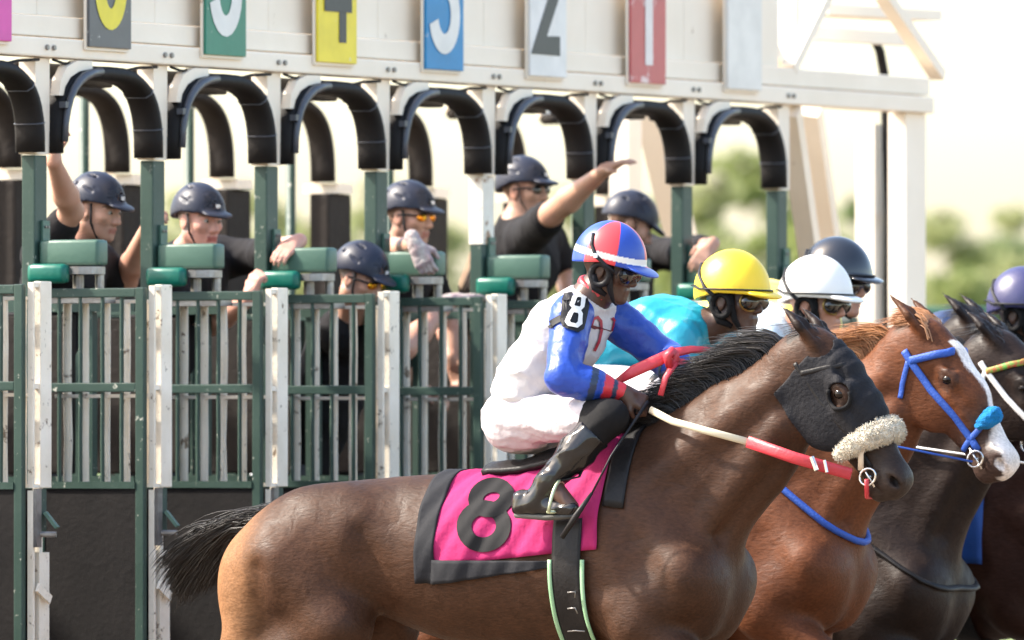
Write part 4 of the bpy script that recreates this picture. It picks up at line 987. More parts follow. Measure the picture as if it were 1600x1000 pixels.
# breeches, stockings, boots
def legs(J, s, t0, t1, r0, r1, bum=False):
    B = Body(); hp, kn = np.array(J[s + 'h']), np.array(J[s + 'k']); B.rc(hp + (kn - hp) * t0, hp + (kn - hp) * t1, r0, r1, .04); return B
BR = Body(); hipx = (1, 0, 0)
BR.rc(J8['pel'], J8['wai'] * .55 + J8['pel'] * .45, .128, .116, .05, ax=hipx, sc=1.25)
BR.rc(j(803, 660, -.07), j(828, 668, -.07), .100, .085, .06).rc(j(803, 660, .07), j(828, 668, .07), .100, .085, .06)
for s in 'rl': BR.rc(J8[s + 'h'], J8[s + 'h'] + (np.array(J8[s + 'k']) - J8[s + 'h']) * .80, .094, .076, .05)
wear('breeches', BR, .0068, WBREE, p8, .0055, 40, 12)
for s in 'rl':
    kn, an, to, hp = (np.array(J8[s + k]) for k in 'kath'); B = Body()
    B.rc(kn + (hp - kn) * .16, kn, .074, .066, .03).rc(kn, kn + (an - kn) * .34, .066, .063, .03)
    wear('stocking', B, .0075, MBLK, p8, .003, 30, 14)
    B = Body(); up_ = kn + (an - kn) * .24; B.rc(up_, kn + (an - kn) * .55, .068, .064, .02).rc(kn + (an - kn) * .55, an, .064, .046, .03)
    hl = np.array(j(815, 793, -.33)) if s == 'r' else mirror(j(815, 793, -.33)); tt = np.array(j(893, 795, -.345)) if s == 'r' else mirror(j(893, 795, -.345))
    B.rc(an, hl + (tt - hl) * .25 + (0, 0, .02), .047, .040, .02).rc(hl + (0, 0, .012), tt, .034, .028, .03).rc(hl, hl + (0, .0, .03), .033, .036, .02)
    def cut_(P, u_=up_, k_=kn): d = _n(k_ - u_); return (P - u_) @ d.astype(f32)
    bo = wear('boot', B, .006, GLOSS, p8, .0045, 40, 15, cut=cut_)[0]
    MB().tube([hl + (0, .02, -.028), hl * .5 + tt * .5 + (0, 0, -.034), tt + (0, -.02, -.026)], [.024, .026, .02], 8, True, .5).build('sole', mat('grey_sole', (.06, .06, .055), .7, (.1, .1, .09), 12, .6), bo, True)
# helmet, goggles
def hcol(P):
    q = h8.loc(P); az = np.degrees(np.arctan2(q[:, 1], q[:, 0])); c = np.tile(np.array(BLUE), (len(P), 1)); k = np.floor((az + 1) / 60).astype(int)
    c[(np.mod(k, 2) == 0) & (q[:, 2] > -.2)] = (0.66, 0.05, 0.06)
    c[(q[:, 0] > .139) & (q[:, 2] < .04)] = BLUE
    bnd = (q[:, 2] > .040) & (q[:, 2] < .062) & (q[:, 0] < .140); c[bnd] = (.74, .71, .66); return c
hm = dome('helmet', h8, p8, TINTH, colf=hcol, res=.0036, rim=.024, peak=.020)
b = MB(); b.tube(on_dome(h8, [(-118, .12), (-108, .08), (-95, .045), (-78, .02), (-62, .0)], g=1.035), .008, 6, True, .45).tube([h8(.075, -.085, .0), h8(.085, -.072, -.003)], .012, 6)
b.build('goggle_strap', STRAP, p8, True)
MB().tube([on_dome(h8, [(-96, .052)], g=1.05)[0], on_dome(h8, [(-94, .036)], g=1.05)[0]], .009, 6).build('buckle', SILV, p8)
goggles(h8, p8, GLASS, mat('brown_rim', (.05, .025, .015), .3), -.006, 1.2); ear_harness(h8, p8)

# ------------------------------------------------------------------ the other jockeys share one crouched pose
j4 = jm(0.3); X4 = 0.3
mir4 = lambda p: np.array((2 * X4 - p[0], p[1], p[2]))
J4 = dict(pel=j4(900, 590), wai=j4(960, 545), che=j4(1035, 522), nec=j4(1100, 512), rs=j4(1062, 530, -.155), re=j4(1050, 620, -.25), rw=j4(1135, 640, -.12), rh=j4(905, 600, -.09), rk=j4(1030, 610, -.25), ra=j4(945, 712, -.33), rt=j4(985, 745, -.34))
for k in 'sewhkat': J4['l' + k] = mir4(J4['r' + k])
r4 = np.array((X4, at(900, 600, X=X4)[1], 0))
h4 = HF(j4(1146, 468), fwd(4, 2), (0, -.05, 1), 1.10)
p4 = empty('person', r4, 'jockey with yellow helmet and turquoise silks on the chestnut horse', 'person', 'jockeys riding out')
FB = figure(J4, h4, {'r': ((.2, -.9, 0), (.6, -.2, -.6), 1.3, -1), 'l': ((-.2, -.9, 0), (-.6, -.2, -.6), 1.3, 1)})
sculpt('body', FB, .0068, SKD, p4)
TEALS = mat('turquoise_silk', (0.015, 0.27, 0.37), 0.4, (0.01, 0.22, 0.32), 5, 0.6, 0.3, 16, spec=0.4)
TW = torso_wear(J4, .024, .5)
for s in 'rl': TW.p += arm_wear(J4, s, .084, .066, .038, 1.9).p
wear('jacket', TW, .008, TEALS, p4, .008, 22, 31, cut=lambda P: f32(.135) - np.linalg.norm(P - h4(.02, 0, -.01).astype(f32), axis=1))
BR = Body(); BR.rc(J4['pel'], J4['wai'] * .5 + J4['pel'] * .5, .14, .125, .05, ax=hipx, sc=1.25)
for s in 'rl': BR.rc(J4[s + 'h'], J4[s + 'k'], .104, .072, .05)
wear('breeches', BR, .011, WBREE, p4, .006, 30, 33)
for s in 'rl':
    B = Body(); kn, an, to = (np.array(J4[s + k]) for k in 'kat'); B.rc(kn, an, .07, .048, .03).rc(an, to, .046, .034, .02); wear('boot', B, .010, GLOSS, p4, .003, 40, 34)
dome('helmet', h4, p4, mat('yellow_cover', (.80, .56, .02), .42, (.76, .50, .02), 5, .5, .12, 18), res=.0055, peak=.010, rim=.022)
b = MB(); b.tube(on_dome(h4, [(a, .035 + (.010 if abs(a) > 120 else 0)) for a in range(-180, 181, 15)], g=1.03), .009, 6, False, .4, (0, 0, 1))
for s in (-1, 1): b.tube(on_dome(h4, [(s * 150, .125), (s * 128, .085), (s * 108, .04), (s * 92, .012)], g=1.04), .009, 6, True, .4)
b.build('helmet_straps', STRAP, p4, True)
goggles(h4, p4, GLASS, mat('brass_rim', (.25, .16, .05), .3, metal=.8), -.006, 1.1); ear_harness(h4, p4, MBLK)

def rider(dst, X, label, mats):
    """another jockey in the same crouch, moved so that the helmet stands where it is seen"""
    d = at(*dst, X=X) - h4.c; o = empty('person', tuple(r4 + d - (0, 0, d[2]) + (0, 0, 0)), label, 'person', 'jockeys riding out')
    for ch in list(p4.children):
        c = ch.copy(); COL.objects.link(c); c.parent = o; c.location = (ch.location[0], ch.location[1], ch.location[2] + d[2])
        k = ch.name.split('.')[0]
        if k in mats:
            c.material_slots[0].link = 'OBJECT'; c.material_slots[0].material = mats[k]
    return o
WHC = mat('white_cover', (.74, .72, .68), .42, (.68, .66, .62), 5, .5, .1, 18); LBL = mat('pale_blue_silk', (.42, .55, .64), .42, (.62, .66, .68), 3, .9, .3, 16)
rider((1276, 474), 1.75, 'jockey with white helmet and pale blue silks behind the chestnut mane', dict(helmet=WHC, jacket=LBL, body=SKL))
rider((1308, 444), 2.55, 'jockey with glossy black helmet just behind the white helmet', dict(helmet=mat('gloss_black_helmet', (.012, .014, .02), .15, spec=.7), jacket=mat('yellow_silk', (.75, .60, .12), .45, (.7, .55, .1), 4, .5, .3, 16), body=SKL))
rider((1600, 490), 3.3, 'jockey with purple blue helmet and navy silks at the far right edge', dict(helmet=mat('purple_cover', (.032, .032, .105), .4, (.026, .026, .085), 5, .5, .1, 18), jacket=mat('navy_silk', (.012, .025, .075), .4, (.02, .035, .09), 5, .5, .3, 16)))

# ------------------------------------------------------------------ saddlery
PINK = mat('pink_cloth', (0.34, 0.020, 0.105), 0.75, (0.29, 0.016, 0.090), 5, 0.6, 0.5, 11, spec=0.15, bump2=0.15, b2scale=400)
CHAR = mat('charcoal_cloth', (0.014, 0.0145, 0.018), 0.75, (0.02, 0.021, 0.024), 7, 0.6, 0.3, 12, spec=0.15)
VIN = mat('charcoal_vinyl', (0.015, 0.015, 0.016), 0.75, (0.019, 0.019, 0.02), 7, 0.6, 0.05, 8, spec=0.10)
PGRN = mat('pale_green_elastic', (0.20, 0.36, 0.20), 0.6, (0.26, 0.42, 0.26), 9, 0.6)
bh8 = bvh(HV, HQ); bh4 = bvh(HV2, HQ2); bh2 = bvh(HV3, HQ3)
def drape(tree_, x0, x1, f0, f1, nx, nf, lift, skew=0.0, hem=0.0, fold=0.006, seed=0, wx=None):
    """a sheet laid over a horse's barrel: rays are thrown at the body all round and stopped just above it"""
    V = []
    for i in range(nf + 1):
        for k in range(nx + 1):
            fx = k / nx; fi = i / nf; ang = f0 + (f1 + hem * fx - f0) * fi; x = x0 + (x1 - x0) * fx + skew * fi
            a = math.radians(ang); d = Vector((0, -math.sin(a), math.cos(a))); o = Vector((x, 0, 1.12))
            hit = tree_.ray_cast(o + d * 0.9, -d)
            p = hit[0] if hit[0] is not None else o + d * 0.27
            p = p + d * (lift + fold * math.sin(x * 31 + ang * .06 + seed) * math.sin(ang * .045 + x * 9) + fold * .4 * math.sin(x * 80 + ang * .2))
            V.append(np.array(p))
    F = [(i * (nx + 1) + k, i * (nx + 1) + k + 1, (i + 1) * (nx + 1) + k + 1, (i + 1) * (nx + 1) + k) for i in range(nf) for k in range(nx)]
    return V, F
def to_world(V, X, Y): return [np.array((X + p[1], Y - p[0], p[2])) for p in V]
def cloth(name, VF, X, Y, m_, parent, thick=.003):
    V, F = VF; b = MB(); b.add(to_world(V, X, Y), F); o = b.build(name, m_, parent, True)
    md = o.modifiers.new('thickness', 'SOLIDIFY'); md.thickness = thick; md.offset = 1; return o, to_world(V, X, Y), F
sc8 = empty('saddle_cloth', (X8, Y8 - 1.0, 1.40), 'pink saddle cloth with black border and big black number eight', 'saddle cloth')
_, Vc, Fc = cloth('cloth', drape(bh8, .66, 1.37, -98, 98, 44, 48, .014, -.01, -14, .010), X8, Y8, PINK, sc8)
cloth('rear_border', drape(bh8, .605, .69, -106, 112, 8, 44, .0185, -.01, 0, .007), X8, Y8, CHAR, sc8)
cloth('bottom_border', drape(bh8, .672, 1.19, 93, 112, 30, 6, .0195, -.01, -14, .007, 0), X8, Y8, CHAR, sc8)
cloth('bottom_border', drape(bh8, .672, 1.19, -112, -93, 30, 6, .0195, -.01, 0, .007, 0), X8, Y8, CHAR, sc8)
bc = BVHTree.FromPolygons([tuple(p) for p in Vc], Fc)
def ell(cx, cy, rx, ry, tilt, n=26):
    o = []
    for k in range(n + 1):
        a = 2 * math.pi * k / n; x, y = rx * math.cos(a), ry * math.sin(a); t = math.radians(tilt); o.append((cx + x * math.cos(t) - y * math.sin(t), cy + x * math.sin(t) + y * math.cos(t)))
    return o
decal('number', [ell(757, 822, 31, 29, -18), ell(769, 777, 25, 19, -18)], 23, bc, VIN, sc8, .007, (-1, 0, 0))
sd8 = empty('saddle', (X8, Y8 - 1.05, 1.45), 'small black racing saddle with broad girth and pale green elastic on the bay', 'saddle')
cloth('seat', drape(bh8, .80, 1.25, -20, 20, 16, 14, .040, 0, 0, .002), X8, Y8, LEATH, sd8, .022)
cloth('girth', drape(bh8, 1.185, 1.300, 62, 298, 8, 60, .026, -.0, 0, .001), X8, Y8, LEATH, sd8, .006)
for a_, b_ in ((1.168, 1.184), (1.301, 1.317)): cloth('elastic_edge', drape(bh8, a_, b_, 92, 268, 2, 50, .028, 0, 0, .001), X8, Y8, PGRN, sd8, .004)
cloth('pommel_pad', drape(bh8, 1.37, 1.45, -42, 52, 8, 16, .014, 0, 0, .002), X8, Y8, LEATH, sd8, .008)
gv = drape(bh8, 1.185, 1.300, 62, 298, 8, 60, .033, 0, 0, .001); gt = BVHTree.FromPolygons(to_world(gv[0], X8, Y8), gv[1])
for v in (925, 950, 985):
    MB().tube(on_surface(gt, [(888, v), (900, v - 1), (915, v)], .006), .003, 6).build('girth_buckle', STEEL, sd8, True)
# stirrup, leathers
fo = j(868, 800, -.345)
MB().tube([fo + np.array(p) for p in ((-.05, 0, 0), (.055, 0, 0))], .014, 8, True, .5).tube([fo + np.array((.058 * math.cos(a), .0 - .02 * math.sin(a), .115 * math.sin(a))) for a in np.linspace(0, math.pi, 13)], .0065, 7).build('stirrup', mat('pale_stirrup', (.40, .46, .27), .35, (.5, .52, .4), 9, .5, metal=.5), sd8, True)
MB().tube([fo + (0, -.02, .115), j(905, 745, -.31), j(925, 700, -.24)], .012, 8, True, .35).build('stirrup_leather', LEATH, sd8, True)
wh = empty('whip', j(1000, 640, -.16), 'thin dark riding whip with thick handle pointing down from the hand of the foremost jockey', 'whip')
MB().tube([j(1012, 628, -.14), j(990, 660, -.22), j(955, 712, -.33), j(925, 770, -.37)], [.008, .006, .004, .004], 7).build('shaft', STRAP, wh, True)
MB().tube([j(925, 770, -.37), j(900, 806, -.385), j(878, 840, -.39)], [.006, .012, .010], 8).build('popper', LEATH, wh, True)

# reins
CREAM = mat('cream_rein', (.62, .55, .40), .5, (.52, .45, .32), 14, .5); REDR = mat('red_rubber_rein', (.50, .035, .05), .45, (.42, .03, .045), 14, .5, .15, 50)
rn = empty('reins', j(1150, 690, -.11), 'cream and red reins running from the hands to the bit of the bay horse', 'reins')
MB().tube([j(1016, 640, -.15), j(1050, 658, -.18), j(1100, 672, -.185), j(1168, 690, -.165)], .0145, 8, True, .4, (1, 0, 0)).build('cream_length', CREAM, rn, True)
MB().tube([j(1168, 690, -.165), j(1240, 715, -.135), j(1330, 741, -.095)], .0235, 8, True, .35, (1, 0, 0)).build('red_length', REDR, rn, True)
MB().tube([j(1268, 714, -.148), j(1276, 735, -.148)], .010, 6).tube([j(1288, 719, -.145), j(1292, 738, -.145)], .006, 6).build('buckle', SILV, rn)
MB().tube([j(962, 598, -.12), j(990, 580, -.10), j(1030, 562, -.06), j(1048, 552, -.02), j(1080, 546, .03), j(1115, 546, .06)], [.012, .024, .024, .020, .016, .010], 8, True, .3, (1, 0, 0)).build('red_loop', REDR, rn, True)
MB().tube([j(1052, 548, -.05), j(1042, 556, -.08), j(1046, 570, -.06), j(1056, 562, -.03), j(1052, 548, -.05)], .019, 8, True).build('knot', REDR, rn, True)
MB().tube([j(1056, 566, -.05), j(1040, 590, -.08), j(1032, 618, -.10)], [.014, .012, .012], 8, True, .4, (1, 0, 0)).build('red_end', REDR, rn, True)

# head gear (worn by the horse, so parts of it)
MESH = mat('black_hood_mesh', (.011, .011, .0135), .72, (.017, .017, .020), 30, .7, .25, 70, spec=.15)
def head_only(B, H):
    q = Body(); po = H(0.2, 0)
    q.p = [p for p in B.p if (np.linalg.norm((p[3] if p[0] == 'el' else (p[3] + p[4]) / 2) - po) < .62)]
    return q
hb = head_only(HB, HH); P0 = HH(0, 0).astype(f32); tt_ = Ht.astype(f32); ff_ = Hf.astype(f32)
def hood(P):
    q = P - P0; T = q @ tt_; Fv = q @ ff_; d = hb.ev(P) - .008 + .0022 * np.sin(T * 95 + Fv * 30) * (Fv > .06) * (T > .05)
    lowt = .385 + .10 * np.clip(Fv + .02, -.3, .12) * -1.2
    d = np.maximum(d, T - lowt); d = np.maximum(d, .015 - T - .25 * np.clip(.03 - Fv, 0, .3) * -1)
    d = np.maximum(d, -(Fv + .185 + .0 * T))
    for s in (-1, 1):
        e = np.sqrt((T - .218) ** 2 + ((Fv - .036) * 1.05) ** 2 + ((P[:, 1] - s * .10) * .55) ** 2) - .047; d = np.maximum(d, -e)
        e = np.sqrt((T - .0) ** 2 + (Fv - .05) ** 2 + (P[:, 1] - s * .062) ** 2) - .058; d = np.maximum(d, -e)
    return d
lo = np.min([HH(a, b, c) for a in (-.05, .46) for b in (-.25, .16) for c in (-.14, .14)], 0); hi = np.max([HH(a, b, c) for a in (-.05, .46) for b in (-.25, .16) for c in (-.14, .14)], 0)
sculpt('hood', hb, .0052, MESH, horse8, origin=(0, 0, 0), ev=hood, bounds=(lo, hi))
b = MB()
for s in (-1, 1):
    ring = [HH(.222 + .048 * math.cos(a), .036 + .046 * math.sin(a), 0) for a in np.linspace(math.radians(-150), math.radians(80), 19)]
    pts = []
    for p in ring:
        h_ = bh8.ray_cast(Vector((p[0], s * .4, p[2])), Vector((0, -s, 0))); pts.append(np.array(h_[0]) + (0, s * .016, 0) if h_[0] is not None else p)
    b.tube(pts, .0085, 8)
b.build('blinker_cup', MBLK, horse8, True, (0, 0, 0))
WOOL = mat('sheepskin', (.82, .75, .62), .95, (.70, .62, .48), 40, .7, .8, 160, sheen=.3)
def fluffy(name, pts, rad, m_, parent, og=(0, 0, 0), amp=.009, fr=190, res=.0045):
    B = Body().chain(pts, rad, .02); lo, hi = B.bounds()
    ev = lambda P: B.ev(P) + amp * ripple(P, fr, 4, 7) + amp * .5 * ripple(P, fr * 1.9, 6, 7)
    return sculpt(name, B, res, m_, parent, origin=og, ev=ev, bounds=(lo - .01, hi + .01), relax=0)[0]
npts = [HH(.395, -.085, -.078), HH(.40, -.02, -.088), HH(.405, .045, -.078), HH(.41, .085, -.050), HH(.41, .105, .0), HH(.41, .085, .050), HH(.405, .045, .078), HH(.40, -.02, .088), HH(.395, -.085, .078)]
nb_ = fluffy('noseband', npts, [.024, .032, .037, .040, .041, .040, .037, .032, .024], WOOL, horse8, amp=.005, fr=230, res=.0042)
NV = np.array([v.co[:] for v in nb_.data.vertices]); NN = np.array([v.normal[:] for v in nb_.data.vertices]); rs_ = np.random.RandomState(5); I_ = rs_.randint(len(NV), size=5200)
d_ = nrm(NN[I_] + rs_.normal(size=(5200, 3)) * .55); p_ = NV[I_] - NN[I_] * .004; st_ = [p_.copy()]
for i_ in range(4):
    p_ = p_ + d_ * .0048; d_ = nrm(d_ + rs_.normal(size=(5200, 3)) * .6); st_.append(p_.copy())
tag(strand_mesh('fleece', np.stack(st_, 1), .0019, WOOL, nb_, (0, 0, 0), 3), kind='stuff')

def strap_path(tree_, H, line, lift=.005, side=-1):
    out = []
    for T, Fv in dense(line, 5):
        p = H(T, Fv); h_ = tree_.ray_cast(Vector((p[0], side * .4, p[2])), Vector((0, -side, 0)))
        if h_[0] is None or abs(h_[0].y) > .2: h_ = tree_.find_nearest(Vector((p[0], side * .02, p[2])))
        out.append(np.array(h_[0]) + np.array(h_[1]) * lift)
    return out
def bridle(parent, tree_, H, m_, brow, wd=.011, nose=True, name='bridle'):
    b = MB()
    for s in (-1, 1):
        b.tube(strap_path(tree_, H, [(.02, -.05), (.07, -.05), (.20, -.045), (.34, -.02), (.50, -.018)], .005, s), wd, 8, True, .35, (0, 1, 0))
        b.tube(strap_path(tree_, H, [(.06, -.055), (.12, -.13), (.16, -.17)], .005, s), wd * .7, 8, True, .35, (0, 1, 0))
        if nose: b.tube(strap_path(tree_, H, [(.46, -.075), (.445, -.02), (.43, .05), (.425, .09)], .006, s), wd * .8, 8, True, .4, (0, 1, 0))
    b.build(name, m_, parent, True, (0, 0, 0))
    bp = [strap_path(tree_, H, [(.065, -.05), (.085, .0), (.11, .06), (.125, .10)], .007, s) for s in (-1, 1)]
    b = MB().tube(bp[0] + bp[1][::-1], wd * 1.05, 8, True, .4, (0, 1, 0))
    b.build('browband', brow, parent, True, (0, 0, 0))
    b = MB()
    for s in (-1, 1):
        c = H(.525, -.040, s * .066); b.tube([c + Ht * .030 * math.cos(a) + Hf * .034 * math.sin(a) + np.array((0, s * .008, 0)) for a in np.linspace(0, 2 * math.pi, 15)], .0048, 6, False)
        b.tube([c + Ht * .045, c - Ht * .05], .0055, 6)
    b.tube([H(.525, -.04, -.07), H(.525, -.04, .07)], .006, 6); b.build('bit', SILV, parent, True, (0, 0, 0))
BLU = mat('blue_webbing', (.012, .070, .36), .6, (.015, .06, .30), 30, .5, .2, 120); WWEB = mat('white_webbing', (.72, .70, .68), .55, (.62, .6, .58), 20, .5)
bridle(horse8, bh8, HH, LEATH, LEATH, .010, False)
MB().tube([HH(.535, -.045, -.085), HH(.56, -.07, -.07), HH(.575, -.10, -.03), HH(.57, -.105, 0), HH(.575, -.10, .03)], .009, 8).build('lip_strap', REDR, horse8, True, (0, 0, 0))
MB().tube([HH(.40, .06, -.085), HH(.44, -.01, -.088), HH(.49, -.05, -.075)], .012, 8, True, .4, (0, 1, 0)).build('noseband_tab', mat('cream_felt', (.6, .5, .38), .8), horse8, True, (0, 0, 0))
bridle(horse4, bh4, HH2, BLU, BLU, .0155)
fluffy('noseband_roll', [HH2(.43, .045, -.072), HH2(.425, .075, -.062), HH2(.42, .105, -.045)], [.016, .027, .036], mat('blue_fleece', (.0, .17, .42), .95, (.0, .13, .36), 60, .6, .6, 160), horse4)
bridle(horse2, bh2, HH3, WWEB, mat('red_green_braid', (.45, .05, .03), .6, (.10, .35, .05), 55, 1.0), .0125)
bridle(horse3, bh8, HH, LEATH, LEATH, .010); bridle(horse6, bh2, HH3, LEATH, LEATH, .010)
# blue neck strap of the chestnut, breast strap of the black horse
def neck_ring(tree_, a, b_, n=30, lift=.012):
    """closed loop round a neck through two points of its outline"""
    a = np.array(a, float); b_ = np.array(b_, float); c = (a + b_) / 2; u = (a - b_) / 2; out = []
    for k in range(n + 1):
        an = 2 * math.pi * k / n; d = _n(u * math.cos(an) + np.array((0, .25, 0)) * math.sin(an)); h_ = tree_.ray_cast(Vector(c + d * .7), Vector(-d)); out.append(np.array(h_[0]) + d * lift if h_[0] is not None else c + d * .2)
    return out
MB().tube(neck_ring(bh4, (1.36, 0, 1.52), (1.83, 0, 1.14)), .014, 8, False).build('neck_strap', BLU, horse4, True, (0, 0, 0))
MB().tube(neck_ring(bh2, (1.20, 0, 1.42), (1.80, 0, 1.06)), .015, 8, False, .5).build('breast_strap', LEATH, horse2, True, (0, 0, 0))
def simple_tack(hx, hy, tree_, colr, label, glabel):
    s_ = empty('saddle_cloth', (hx, hy - 1.0, 1.4), label, 'saddle cloth'); cloth('cloth', drape(tree_, .64, 1.36, -98, 100, 24, 30, .014, .03, 4, .006), hx, hy, colr, s_)
    g_ = empty('saddle', (hx, hy - 1.05, 1.45), glabel, 'saddle'); cloth('seat', drape(tree_, .80, 1.25, -20, 20, 10, 10, .04, 0, 0, .002), hx, hy, LEATH, g_, .012); cloth('girth', drape(tree_, 1.185, 1.30, 60, 300, 4, 40, .026, 0, 0, .001), hx, hy, LEATH, g_, .006)
simple_tack(0.3, -1.67, bh4, mat('yellow_cloth', (.70, .48, .08), .7, (.6, .42, .08), 5, .5, .3, 10), 'yellow saddle cloth on the chestnut horse', 'small black saddle of the chestnut horse')
simple_tack(1.75, -1.42, bh2, mat('white_cloth', (.70, .68, .66), .7, (.6, .58, .56), 5, .5, .3, 10), 'white saddle cloth on the near black horse', 'small black saddle of the near black horse')
simple_tack(3.3, -1.36, bh8, mat('blue_cloth', (.012, .07, .30), .7, (.01, .055, .25), 5, .5, .3, 10), 'blue saddle cloth on the brown horse at the far right', 'small black saddle and girth of the brown horse at the far right')
simple_tack(2.55, -0.95, bh2, CHAR, 'black saddle cloth under the black helmeted jockey', 'small saddle under the black helmeted jockey')
MB().tube([np.array(p) for p in (HH2(.53, -.05, -.09), HN2(1.95, 1.50, -.16), HN2(1.60, 1.62, -.14))], .011, 8, True, .4).build('rein', BLU, horse4, True, (0, 0, 0))
MB().tube([np.array(p) for p in (HH3(.53, -.05, -.09), HN3(1.95, 1.50, -.16), HN3(1.60, 1.62, -.14))], .011, 8, True, .4).build('rein', WWEB, horse2, True, (0, 0, 0))

# ------------------------------------------------------------------ gate crew standing on the ledges inside the stalls
def crew(label, hd_px, Y, yaw, tilt, che, nec, rs, re, rw, ls, le, lw, hands, hair_c=None, eyes=None, gloves=None, sleeve=.75, jaw=1.0, roll=0.0, tone=(.47, .265, .19), bulk=1.16):
    A = lambda p: at(p[0], p[1], X=p[3]) if len(p) > 3 else at(p[0], p[1], Y=p[2] if len(p) > 2 else Y)
    J = dict(che=A(che), nec=A(nec), rs=A(rs), re=A(re), rw=A(rw), ls=A(ls), le=A(le), lw=A(lw))
    J['bulk'] = bulk; J['pel'] = J['che'] + np.array((0, .22, -.46)); J['wai'] = J['che'] * .5 + J['pel'] * .5
    for s, sg in (('r', -1), ('l', 1)):
        hp = J['pel'] + np.array((sg * .10, 0, -.04)); J[s + 'h'] = hp; J[s + 'k'] = np.array((hp[0] + sg * .02, hp[1] - .10, (hp[2] + .90) / 2 + .04)); J[s + 'a'] = np.array((hp[0] + sg * .02, hp[1] + .02, .93)); J[s + 't'] = J[s + 'a'] + (0, -.17, -.05)
    p = empty('person', (J['pel'][0], J['pel'][1], .84), label, 'person', 'gate crew in navy helmets')
    f_ = fwd(yaw, tilt); h = HF(A(hd_px), f_, (math.sin(roll), -f_[2] * -0.0, 1.0))
    B = figure(J, h, hands(J), jaw)
    def skin(P):
        q = h.loc(P); c = np.tile(np.array(tone), (len(P), 1)); n_ = ripple(P, 60, 5)
        c = mixc(c, (.50, .20, .145), .5 * np.clip(n_, 0, 1)); near = (np.abs(q) < .14).all(1)
        lip = near & (q[:, 0] > .075) & (np.abs(q[:, 2] + .073) < .012) & (np.abs(q[:, 1]) < .026); c[lip] = (.33, .10, .08)
        st = near & (q[:, 2] < -.045) & (q[:, 0] < .095) & (np.linalg.norm(q, axis=1) > .05); c = mixc(c, (.24, .14, .105), st * (.45 if hair_c else .0))
        br = near & (q[:, 0] > .06) & (np.abs(q[:, 2] - .024) < .006) & (np.abs(q[:, 1]) > .012); c[br] = (.16, .09, .055)
        hr = near & (q[:, 0] < .01) & (q[:, 2] > -.05) & (np.abs(q[:, 1]) > .055) & (np.abs(q[:, 1]) < .078); c = mixc(c, hair_c if hair_c else (.45, .40, .36), hr * .8)
        return c
    sculpt('body', B, .0069, SKT, p, colf=skin)
    T_ = torso_wear(J, .016, .9)
    for s in 'rl': T_.p += arm_wear(J, s, .068 * bulk, .060 * bulk, .05, sleeve if np.isscalar(sleeve) else sleeve[s]).p
    wear('shirt', T_, .0095, BLKC, p, .006, 24, int(hd_px[0]))
    B = Body(); B.rc(J['pel'], J['pel'] + (0, 0, .08), .13, .12, .05, ax=(1, 0, 0), sc=1.25)
    for s in 'rl': B.rc(J[s + 'h'], J[s + 'k'], .10, .075, .05).rc(J[s + 'k'], J[s + 'a'] + (0, 0, .03), .075, .065, .03)
    wear('trousers', B, .017, JEAN, p, .006, 24, 5)
    for s in 'rl':
        B = Body().rc(J[s + 'a'] + (0, .02, .02), J[s + 'a'] + (0, .02, -.04), .05, .05, .02).rc(J[s + 'a'] + (0, 0, -.045), J[s + 't'], .045, .038, .02); wear('shoe', B, .012, LEATH, p, .001, 20, 2)
    dome('helmet', h, p, NAVYH, r=(.130, .106, .128), c=(-.014, 0, .030), rim=.036, vents=True, peak=.010, res=.0048, slope=.15, drop=.30, pw=.66)
    MB().box(-.002, .002, -.010, .010, -.007, .007).build('emblem', mat('pale_emblem', (.6, .6, .62), .4), p, origin=(0, 0, 0)).matrix_local = Matrix(((h.f[0], h.l[0], h.u[0], h(.116, 0, .066)[0] - p.location[0]), (h.f[1], h.l[1], h.u[1], h(.116, 0, .066)[1] - p.location[1]), (h.f[2], h.l[2], h.u[2], h(.116, 0, .066)[2] - p.location[2]), (0, 0, 0, 1)))
    b = MB()
    for s in (-1, 1): b.tube([h(.02, s * .084, .03), h(.025, s * .074, -.05), h(.045, s * .045, -.105), h(.05, 0, -.122)], .006, 6, True, .5)
    b.build('chin_strap', STRAP, p, True)
    if eyes is not None:
        B = Body()
        for s in (-1, 1): B.el(h(.088, s * .034, -.002), (.012, .036, .019), h.R, k=.008)
        sculpt('sunglasses', B, .0042, eyes, p); b = MB()
        for s in (-1, 1): b.tube([h(.090, s * .062, .006), h(.05, s * .080, .008), h(-.01, s * .084, .004)], .004, 6)
        b.tube([h(.098, -.066, .018), h(.103, 0, .016), h(.098, .066, .018)], .005, 6); b.build('glasses_frame', STRAP, p, True)
    else:
        for s in (-1, 1): ball('eye', h(.0795, s * .032, .001), (.0135, .0135, .0115), mat('pale_eye', (.35, .32, .29), .2), p, p.location); ball('iris', h(.090, s * .032, .001), (.005, .0055, .0055), EYE, p, p.location)
    for s in (gloves or ''):
        d, pn, cu, th = hands(J)[s]; B = Body(); hand(B, J[s + 'w'], d, pn, cu, th, 1.08)
        w_ = np.array(J[s + 'w']); B.rc(w_ - _n(d) * .03, w_, .033, .033, .01); gc = sculpt('glove', B, .0055, mat('pale_work_glove', (.42, .38, .35), .8, (.22, .10, .14), 30, .6, .4, 60), p)[0]
    return p
SKT = mat('crew_skin', (0, 0, 0), 0.48, None, 12.0, 0.25, 0.06, 80, spec=0.35, attr='tint', sss=0.10)
toward = lambda a, b_: _n(np.array(b_) - np.array(a))
